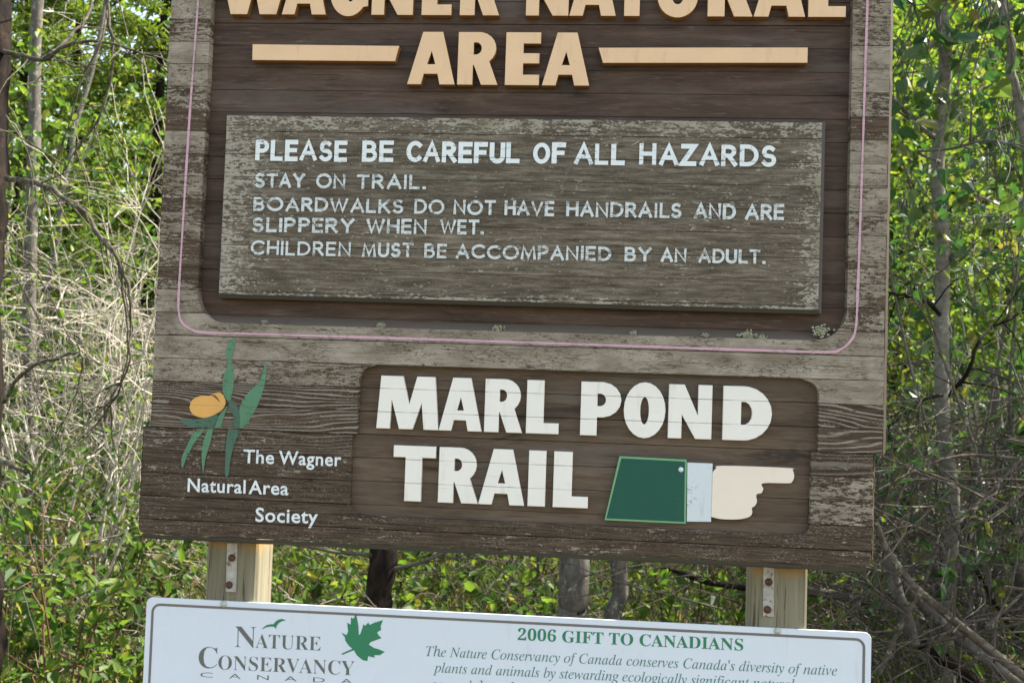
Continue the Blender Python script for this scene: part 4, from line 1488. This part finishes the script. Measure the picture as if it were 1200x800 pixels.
px_branch(con, [(4, -80, 0.02), (60, -70, -0.1), (120, -30, -0.2), (126, 25, -0.2), (133, 55, -0.2), (127, 105, -0.2), (112, 145, -0.2), (90, 175, -0.2), (72, 205, -0.2)], 1.5, 0.0075, 0.0018, 'twig_dark', twigs=14)
px_branch(con, [(126, 10, -0.2), (118, 50, -0.25), (96, 92, -0.25), (84, 135, -0.25), (72, 170, -0.22), (60, 200, -0.2)], 1.5, 0.0035, 0.001, 'twig_dark', twigs=6)
px_branch(con, [(8, 210, -0.04), (30, 212, -0.10), (50, 216, -0.14), (75, 232, -0.18), (100, 250, -0.2), (118, 278, -0.22), (136, 300, -0.24), (148, 330, -0.24), (153, 365, -0.24), (152, 410, -0.24), (140, 455, -0.22), (115, 495, -0.2), (85, 520, -0.18)],
          1.5, 0.0095, 0.0016, 'twig_dark', 40, twigs=26, tw_len=0.2)
px_branch(con, [(142, 318, -0.24), (144, 345, -0.22), (150, 385, -0.2), (147, 430, -0.18), (128, 470, -0.15), (98, 500, -0.12)], 1.5, 0.0045, 0.0014, 'twig_dark', twigs=10, tw_len=0.2)
px_branch(con, [(4, 472, -0.06), (18, 448, -0.10), (40, 428, -0.14), (65, 420, -0.16), (92, 413, -0.18), (97, 424, -0.18), (93, 448, -0.18), (80, 480, -0.18), (66, 515, -0.16)], 1.5, 0.0065, 0.0012, 'twig_dark', twigs=12, tw_len=0.2)
px_branch(con, [(18, 448, -0.10), (32, 438, -0.10), (45, 465, -0.12), (58, 500, -0.12), (62, 520, -0.12)], 1.5, 0.0035, 0.0012, 'twig_dark', twigs=3)
px_branch(con, [(8, 265, -0.05), (30, 300, -0.1), (55, 340, -0.12), (80, 395, -0.1)], 1.5, 0.0035, 0.001, 'twig_dark', twigs=8)
px_branch(con, [(6, 135, -0.05), (28, 168, -0.1), (40, 210, -0.12), (44, 260, -0.1)], 1.5, 0.003, 0.001, 'twig_dark', twigs=6)
px_branch(con, [(-6, 535, -0.05), (10, 545, -0.10), (28, 549, -0.16)], 1.5, 0.012, 0.005, 'twig_dark', 10, twigs=0)
px_branch(con, [(6, 300, -0.03), (34, 352, -0.08), (60, 410, -0.1), (62, 440, -0.1)], 1.5, 0.003, 0.001, 'twig_dark', twigs=7)
px_branch(con, [(-5, 690, -0.05), (12, 692, -0.10), (30, 688, -0.16)], 1.5, 0.006, 0.002, 'twig_dark', 10, twigs=2)

tree("dead_tree", [(58, -700, 0), (46, -200, 0), (43, 0, 0), (43, 150, 0), (36, 260, 0), (34, 420, 0), (33, 620, 0)], 4.9, 0.045, 0.034, 'bark_grey',
     "slender grey trunk standing just right of the dark conifer trunk", limbs=5, limb_mat='twig')
tree("dead_tree", [(140, -60, 0.3), (112, 60, 0.2), (85, 170, 0.1), (66, 280, 0), (45, 420, 0)], 6.0, 0.026, 0.016, 'bark_grey',
     "thin dead trunk leaning to the right in the sunlit thicket", limbs=5, limb_mat='twig')
tree("dead_tree", [(128, 470, 0), (120, 540, 0), (113, 600, 0), (105, 640, 0)], 4.4, 0.024, 0.014, 'twig_grey',
     "thin grey dead stem above the leafy shrubs left of the sign", limbs=3, limb_mat='twig')

GT = "trunks seen in the gap under the wooden sign"
tree("old_spruce", [(465, -900, 0), (455, -60, 0), (450, 300, 0), (446, 640, 0), (444, 720, 0), (442, 800, 0)], 2.2, 0.056, 0.043, 'bark_dark',
     "shaggy dark trunk in the gap between plate and sign, nearest the left post", GT, limbs=4, limb_mat='twig_grey', rough=0.1)
tree("grey_tree", [(690, -900, 0), (678, -60, 0), (674, 300, 0), (671, 640, 0), (670, 720, 0), (668, 800, 0)], 2.3, 0.060, 0.048, 'bark_grey',
     "thickest grey trunk in the gap right of the middle of the sign", GT, limbs=3, limb_mat='twig_grey', rough=0.04)
tree("slim_tree", [(745, -800, 0), (732, -60, 0), (727, 300, 0), (723, 640, 0), (722, 720, 0), (720, 800, 0)], 2.4, 0.034, 0.027, 'bark_grey',
     "slim grey trunk in the gap just right of the thickest one", GT, limbs=3, limb_mat='twig_grey', rough=0.04)

asp, apath = tree("aspen", [(1085, -900, 0), (1097, -240, 0), (1099, 0, 0), (1104, 120, 0), (1102, 250, 0), (1106, 400, 0), (1109, 560, 0), (1112, 700, 0), (1115, 860, 0)], 2.6, 0.031, 0.024, 'bark_aspen',
                  "pale smooth aspen trunk standing right of the wooden sign", rough=0.03)
px_branch(asp, [(1103, 165, 0), (1090, 158, -0.05), (1070, 138, -0.12), (1050, 120, -0.2), (1030, 108, -0.25)], 2.6, 0.012, 0.006, 'bark_grey', 14, 3)
px_branch(asp, [(1107, 375, 0), (1092, 358, -0.06), (1075, 350, -0.1), (1055, 345, -0.14), (1038, 342, -0.2)], 2.6, 0.009, 0.004, 'bark_dark', 14, 6)
px_branch(asp, [(1108, 462, 0), (1095, 464, -0.05), (1070, 475, -0.1), (1050, 492, -0.15), (1036, 505, -0.18)], 2.6, 0.008, 0.003, 'bark_dark', 14, 6)
px_branch(asp, [(1109, 464, 0), (1120, 455, -0.06), (1135, 435, -0.1), (1145, 405, -0.1), (1160, 385, -0.05), (1185, 372, 0), (1215, 350, 0)], 2.6, 0.010, 0.004, 'bark_dark', 18, 8)
px_branch(asp, [(1112, 300, 0), (1125, 305, -0.1), (1135, 292, -0.15), (1148, 282, -0.2)], 2.6, 0.006, 0.002, 'bark_grey', 10, 4)
px_branch(asp, [(1102, 190, 0), (1075, 178, -0.4), (1110, 175, -0.6), (1150, 165, -0.8), (1185, 168, -0.9), (1230, 180, -1.0)], 2.6, 0.006, 0.003, 'bark_grey', 18, 10)
crown(asp, (P(1120, -120, 2.6)), (0.8, 0.8, 0.9), 900, 0.08, 'poplar')
# near sprays of broad leaves hanging from the aspen
for (cx, cy, dd, n_, sp) in ((1085, 55, -0.3, 34, 0.22), (1165, 60, -0.5, 34, 0.25), (1175, 290, -0.9, 26, 0.10), (1060, 250, -0.2, 40, 0.14), (1110, 140, -0.5, 18, 0.08), (1105, 655, -0.7, 9, 0.05),
                             (1155, 640, -0.4, 7, 0.05), (1075, 570, 0.1, 18, 0.09), (1060, 110, -0.1, 30, 0.15), (1180, 180, -0.3, 30, 0.16), (1150, 230, 0.3, 40, 0.2), (1130, -10, -0.3, 60, 0.25)):
    b = MB()
    c = P(cx, cy, 2.6 + dd)
    pos = c + rng.normal(size=(n_, 3)) * sp * np.array([1, 1, 0.75])
    leaves(b, pos, rng.normal(size=(n_, 3)) * 0.6 + np.array([0, -0.2, -0.8]), 0.052 * (0.55 + 0.7 * rng.random(n_)), 'heart', 0.15, 0.2)
    part("foliage", b, M['poplar'], asp, True)
    b = MB()
    for i in range(0, n_, 4):
        w = smooth_path([c + np.array([0, 0, sp * 1.0]) + rng.normal(size=3) * sp * 0.3, (c + pos[i]) / 2 + rng.normal(size=3) * 0.03, pos[i]], 6)
        tube(b, w, np.linspace(0.003, 0.0012, 6), 4, False)
    part("twigs", b, M['bark_grey'], asp, True)
tree("aspen", [(1165, -150, 0), (1172, 0, 0), (1182, 60, 0), (1190, 110, 0), (1200, 160, 0), (1218, 300, 0), (1235, 600, 0)], 2.2, 0.022, 0.013, 'bark_aspen',
     "thin bent aspen stem leaning in at the upper right", limbs=4, limb_mat='bark_grey')
tree("aspen", [(1160, 430, 0), (1172, 500, 0), (1184, 560, 0), (1190, 640, 0), (1196, 720, 0)], 3.2, 0.030, 0.018, 'bark_grey',
     "short broken grey trunk behind the fallen logs at the right", limbs=5, limb_mat='twig_grey')

# ---- spruces in the sun at the upper left
def make_spruce(seed, h):
    r = np.random.default_rng(seed)
    tr, nd = MB(), MB()
    tube(tr, np.column_stack([np.zeros(12), np.zeros(12), np.linspace(-0.1, h, 12)]) + r.normal(size=(12, 3)) * 0.01, np.linspace(0.09, 0.01, 12), 8)
    lp, ld = [], []
    z = 0.9
    while z < h - 0.2:
        L = min(1.5, (h - z) * 0.30 + 0.12)
        for k in range(r.integers(5, 8)):
            a = r.random() * 6.283
            d = np.array([math.cos(a), math.sin(a), 0.12])
            w = wander((0, 0, z + r.normal() * 0.06), d, L * (0.75 + 0.4 * r.random()), 8, 0.07, r, -0.06)
            tube(tr, w, np.linspace(0.012, 0.003, 8), 4, False)
            nt_ = int(30 * L + 6)
            for q in range(nt_):
                f = 1.2 + r.random() * 5.7
                i = int(f)
                c = w[i] * (1 - f + i) + w[min(i + 1, 7)] * (f - i)
                td = unit(unit(w[i] - w[i - 1]) * 0.7 + r.normal(size=3) * np.array([0.8, 0.8, 0.25]) + np.array([0, 0, -0.15]))
                tl = 0.10 + 0.14 * r.random()
                m = 9
                t = r.random(m)
                lp.append(c + td * tl * t[:, None])
                ld.append(td * 0.6 + r.normal(size=(m, 3)) * 0.7)
        z += 0.24 + 0.1 * r.random()
    lp, ld = np.concatenate(lp), np.concatenate(ld)
    leaves(nd, lp, ld, 0.045 + 0.03 * r.random(len(lp)), 'narrow', 0.0, 0.3, r)
    return tr, nd


GS = "spruces beyond the thicket"
tr, nd = make_spruce(21, 6.4)
sp0 = empty("spruce_tree", (0, 0, 0))
part("trunk", tr, M['bark_dark'], sp0)
part("crown", nd, M['spruce'], sp0)
sp_list = [(170, 7.2, 1.0, "sunlit yellow-green spruce crown touching the upper left edge of the sign"),
           (70, 8.5, 1.05, "sunlit spruce showing between the grey trunk and the leaning trunk"),
           (8, 9.5, 1.1, "spruce partly hidden behind the dark conifer trunk at the left edge"),
           (235, 9.5, 1.1, "spruce standing behind the upper left corner of the sign")]
for i, (px, dp, sc, lb) in enumerate(sp_list):
    o = sp0 if i == 0 else copy_tree(sp0)
    o.location = place_ground(px, dp)
    o.scale = (sc, sc, sc)
    o.rotation_euler = (0, 0, i * 2.1)
    tag(o, lb, "tree", GS)


# ---- deadfall on the right
def log(name, pts, depth, r0, r1, label, cat="log", group="fallen logs and branches", twigs=4, mat='log', broken=True):
    root = empty(name, tuple(float(x) for x in P(pts[0][0], pts[0][1], depth + pts[0][2])))
    b = MB()
    p = smooth_path([P(a, b_, depth + dd) for a, b_, dd in pts], 24) + rng.normal(size=(24, 3)) * r0 * 0.03
    p = smooth_path(p, 60)
    tube(b, p, np.linspace(r0, r1, 60) * (1 + 0.05 * np.sin(np.arange(60) * 0.4 + r0 * 900)), 12, True, 0.05)
    for _ in range(5):        # splinters and stubs on the log's own surface
        i = rng.integers(4, 56)
        w = wander(p[i], rng.normal(size=3), r0 * (2 + 3 * rng.random()), 4, 0.2, rng)
        tube(b, w, np.linspace(r0 * 0.25, r0 * 0.08, 4), 5)
    part("stem", b, M[mat], root, True, smooth=True)
    if twigs:
        b = MB()
        for _ in range(twigs):
            i = rng.integers(4, 58)
            w = wander(p[i], rng.normal(size=3) + np.array([0, 0, 0.3]), 0.25 + 0.5 * rng.random(), 7, 0.15, rng)
            tube(b, w, np.linspace(0.004, 0.001, 7), 4, False)
        part("dead_twigs", b, M['twig_grey'], root, True)
    tag(root, label, cat, group)


log("fallen_log", [(1026, 612, 0), (1042, 648, 0), (1075, 690, 0.0), (1120, 728, 0), (1165, 765, 0), (1225, 812, 0)], 1.9, 0.010, 0.0155, "splintered grey log sloping down from the sign's lower right corner", mat='log')
log("fallen_log", [(1042, 650, 0.1), (1050, 690, 0.1), (1062, 720, 0.1), (1072, 755, 0.1)], 2.0, 0.022, 0.019, "short thick mossy log standing slanted beside the plate's right corner", mat='bark_grey')
log("fallen_log", [(930, 690, 0.3), (985, 698, 0.2), (1040, 712, 0.2), (1100, 735, 0.1), (1160, 765, 0), (1240, 790, 0)], 2.7, 0.020, 0.014, "long grey log lying low across the lower right corner", mat='log')
log("fallen_log", [(1048, 672, 0.15), (1085, 712, 0.15), (1130, 752, 0.12), (1175, 786, 0.1), (1230, 830, 0.1)], 2.0, 0.017, 0.021, "dark log lying just below the splintered sloping log", mat='bark_grey', twigs=7)
log("fallen_log", [(1062, 742, 0.3), (1100, 768, 0.3), (1145, 800, 0.3), (1200, 840, 0.3)], 2.0, 0.020, 0.024, "lowest dark log leaving the bottom edge of the photo", mat='bark_dark', twigs=5)
log("fallen_branch", [(1098, 640, 0.1), (1080, 690, 0.1), (1055, 735, 0.1), (1030, 790, 0.1)], 1.9, 0.006, 0.008, "grey branch crossing the slanted logs towards the white plate", mat='log', cat="branch", twigs=4)
log("fallen_branch", [(1110, 780, 0.2), (1140, 735, 0.2), (1170, 690, 0.2), (1210, 650, 0.2)], 2.2, 0.007, 0.005, "grey branch rising from the lowest log to the right edge", mat='log', cat="branch", twigs=5)
log("fallen_branch", [(1028, 575, 0), (1080, 548, 0), (1120, 535, 0), (1160, 534, 0), (1230, 541, 0)], 1.9, 0.0042, 0.0055, "pale bare branch lying level across the aspen trunk", mat='log', cat="branch")
log("fallen_branch", [(1128, 603, 0), (1160, 576, 0), (1190, 545, 0), (1230, 500, 0)], 1.7, 0.0026, 0.0035, "pale straight stick rising to the right edge of the photo", mat='log', cat="branch", twigs=2)
log("fallen_branch", [(1075, 770, 0), (1120, 735, 0), (1160, 725, 0), (1230, 726, 0)], 2.1, 0.004, 0.0055, "thin grey branch arching over the long low log", mat='log', cat="branch")
log("fallen_branch", [(1140, 660, 0), (1165, 705, 0), (1190, 740, 0), (1225, 775, 0)], 2.3, 0.008, 0.006, "dark rotten branch sloping at the lower right", mat='bark_dark', cat="branch")
log("fallen_branch", [(775, 662, 0), (800, 672, 0), (830, 682, 0), (870, 688, 0), (905, 690, 0)], 2.8, 0.009, 0.014, "dark curved branch lying behind the right post", mat='bark_dark', cat="branch", twigs=7)
log("fallen_branch", [(1030, 700, 0), (1080, 665, 0), (1130, 630, 0), (1180, 560, 0), (1230, 470, 0)], 3.1, 0.0042, 0.003, "long thin dead branch crossing behind the aspen", mat='twig_grey', cat="branch", twigs=10)
log("fallen_branch", [(90, 705, 0), (110, 690, 0), (128, 670, 0), (140, 640, 0), (150, 618, 0)], 2.7, 0.007, 0.005, "pale bare stick in the shrubs left of the white plate", mat='twig', cat="branch", twigs=2)


# ---- stuff: thicket of dead twigs, undergrowth, grass, the woods behind
def in_view_x(px, y):
    return P(px, 461, y)[0]


thicket = MB()
r = np.random.default_rng(77)
for _ in range(720):
    y = 3.2 + 5.5 * r.random()
    px = 12 + r.random() ** 0.9 * 218
    x = in_view_x(px, y)
    z0 = float(ground_z(x, y)) + (r.random() * 1.9 if r.random() < 0.6 else -0.05)
    L = 0.5 + 1.3 * r.random()
    a = r.random() * 6.28
    d = np.array([math.cos(a) * 0.8, math.sin(a) * 0.6, 0.25 + 0.8 * r.random()])
    w = wander((x, y, z0), d, L, 10, 0.26, r, -0.10)
    tube(thicket, w, np.linspace(0.0040, 0.0009, 10) * (0.4 + 1.2 * r.random() ** 3), 4, False)
    for _ in range(5):
        i = r.integers(2, 9)
        w2 = wander(w[i], unit(w[i] - w[i - 1]) + r.normal(size=3) * 0.7, 0.2 + 0.45 * r.random(), 7, 0.28, r, -0.10)
        tube(thicket, w2, np.linspace(0.0021, 0.0008, 7), 3, False)
tag(part("dead_thicket", thicket, M['twig']), "tangle of bleached bare twigs left of the sign", "thicket", kind='stuff')

brush = MB()
for _ in range(1500):
    y = 2.0 + 5.5 * r.random()
    px = 300 + r.random() * 950
    if r.random() < 0.6:
        px = 1030 + r.random() * 200
    x = in_view_x(px, y)
    z0 = float(ground_z(x, y)) + 1.3 * r.random() ** 1.5
    a = r.random() * 6.28
    d = np.array([math.cos(a), math.sin(a), 0.1 + 0.6 * r.random()])
    w = wander((x, y, z0), d, 0.5 + 1.2 * r.random(), 8, 0.18, r, -0.03)
    tube(brush, w, np.linspace(0.0050, 0.0010, 8) * (0.35 + 1.2 * r.random() ** 3), 4, False)
    for _ in range(3):
        i = r.integers(2, 7)
        w2 = wander(w[i], unit(w[i] - w[i - 1]) + r.normal(size=3) * 0.7, 0.2 + 0.3 * r.random(), 5, 0.2, r)
        tube(brush, w2, np.linspace(0.0026, 0.001, 5), 3, False)
tag(part("dead_brush", brush, M['twig_grey']), "grey dead brush on the ground behind and right of the sign", "brush", kind='stuff')


def leaf_mass(mb, ncl, per, xr, yr, zf, sig, lsize, shape, r):
    x = xr[0] + r.random(ncl) * (xr[1] - xr[0])
    y = yr[0] + r.random(ncl) * (yr[1] - yr[0])
    z = zf(ncl, x, y)
    c = np.column_stack([x, y, z])
    pos = np.repeat(c, per, 0) + r.normal(size=(ncl * per, 3)) * sig
    pos = pos[pos[:, 2] > 0.02]
    n_ = len(pos)
    leaves(mb, pos, r.normal(size=(n_, 3)) + np.array([0, 0, 0.1]), lsize * (0.6 + 0.8 * r.random(n_)), shape, 0.1, 0.45, r)


under = MB()
leaf_mass(under, 330, 42, (-4.6, 4.8), (2.6, 8.0), lambda n_, x, y: 0.1 + 0.75 * r.random(n_) ** 1.4, 0.15, 0.05, 'oval', r)
leaf_mass(under, 640, 40, (-4.8, -0.6), (3.4, 9.5), lambda n_, x, y: np.where(r.random(n_) < 0.6, 0.2 + 0.9 * r.random(n_), 0.9 + 2.4 * r.random(n_)), 0.16, 0.046, 'oval', r)
leaf_mass(under, 330, 48, (0.6, 5.0), (3.4, 8.0), lambda n_, x, y: 0.5 + 3.8 * r.random(n_), 0.18, 0.052, 'oval', r)
leaf_mass(under, 260, 44, (-10, -4.4), (2.8, 10), lambda n_, x, y: 0.1 + 2.2 * r.random(n_) ** 1.5, 0.20, 0.06, 'oval', r)
leaf_mass(under, 200, 44, (4.8, 10), (2.8, 9), lambda n_, x, y: 0.1 + 2.8 * r.random(n_), 0.20, 0.06, 'oval', r)
tag(part("undergrowth", under, M['leaf']), "mass of small green leaves in the understorey behind the sign", "undergrowth", kind='stuff')

gr = MB()
ng = 48000
gx = -8 + 15 * r.random(ng)
gy = 1.6 + 7.0 * r.random(ng) ** 0.8
pos = np.column_stack([gx, gy, ground_z(gx, gy) - 0.02])


def blades(mb, pos, h, w, lean, r):
    """curved grass blades, four segments each"""
    n_ = len(pos)
    a = r.random(n_) * 6.283
    dirn = np.column_stack([np.cos(a), np.sin(a), np.zeros(n_)])
    side = np.column_stack([-np.sin(a), np.cos(a), np.zeros(n_)])
    rows = []
    for t in (0.0, 0.3, 0.6, 0.85, 1.0):
        c = pos + dirn * (lean * h * t * t)[:, None] + np.array([0, 0, 1.0]) * (h * (t - 0.45 * lean * t * t))[:, None]
        ww = (w * (1 - t ** 1.5) * 0.5 + 0.0002)[:, None] * side
        rows += [c - ww, c + ww]
    v = np.stack(rows, 1)
    base = (np.arange(n_) * 10)[:, None]
    qs = [base + np.array([[2 * i, 2 * i + 1, 2 * i + 3, 2 * i + 2]]) for i in range(4)]
    mb.add(v.reshape(-1, 3), qs, tint=np.repeat(r.random(n_), 10))


blades(gr, pos, 0.22 + 0.45 * r.random(ng), 0.004 + 0.005 * r.random(ng), 0.15 + 0.75 * r.random(ng), r)
tag(part("grass", gr, M['grass']), "green and straw coloured grass on the forest floor", "grass", kind='stuff')

woods = MB()
leaf_mass(woods, 620, 70, (-13, 0.2), (10.5, 19), lambda n_, x, y: 0.2 + 6.3 * r.random(n_) ** 1.25, 0.36, 0.10, 'oval', r)
leaf_mass(woods, 900, 70, (0.2, 14), (8.5, 17), lambda n_, x, y: 0.2 + 7.2 * r.random(n_) ** 1.15, 0.36, 0.10, 'oval', r)
leaf_mass(woods, 620, 85, (1.5, 16), (16, 21), lambda n_, x, y: 0.2 + 9.5 * r.random(n_), 0.6, 0.22, 'oval', r)
leaf_mass(woods, 250, 70, (-16, 1), (19, 26), lambda n_, x, y: 0.2 + 6.5 * r.random(n_) ** 1.2, 0.65, 0.17, 'oval', r)
leaf_mass(woods, 520, 70, (-30, -9), (7, 22), lambda n_, x, y: 0.2 + 6.8 * r.random(n_) ** 1.2, 0.6, 0.16, 'oval', r)
leaf_mass(woods, 260, 70, (12, 26), (6, 20), lambda n_, x, y: 0.2 + 7.5 * r.random(n_), 0.6, 0.16, 'oval', r)
tag(part("woods", woods, M['woods']), "far wood of green leaves closing the view behind the sign", "woods", kind='stuff')
far_trunks = MB()
for _ in range(110):
    x, y = -22 + 42 * r.random(), 8.5 + 12 * r.random()
    h = 5 + 4 * r.random()
    p_ = np.column_stack([x + np.cumsum(r.normal(size=9)) * 0.05, y + np.zeros(9), np.linspace(-0.1, h, 9)])
    tube(far_trunks, p_, np.linspace(0.03 + 0.05 * r.random(), 0.015, 9), 6)
tag(part("woods_trunks", far_trunks, M['bark_grey']), "grey trunks of the far wood behind the sign", "woods", kind='stuff')
# canopy added out of view on the right to shade that side
can = MB()
leaf_mass(can, 130, 60, (3.4, 8.5), (2.5, 8.5), lambda n_, x, y: 4.2 + 3.5 * r.random(n_), 0.32, 0.10, 'oval', r)
tag(part("shade_canopy", can, M['woods']), "unseen overhead leaves added to shade the right side", "woods", kind='stuff')
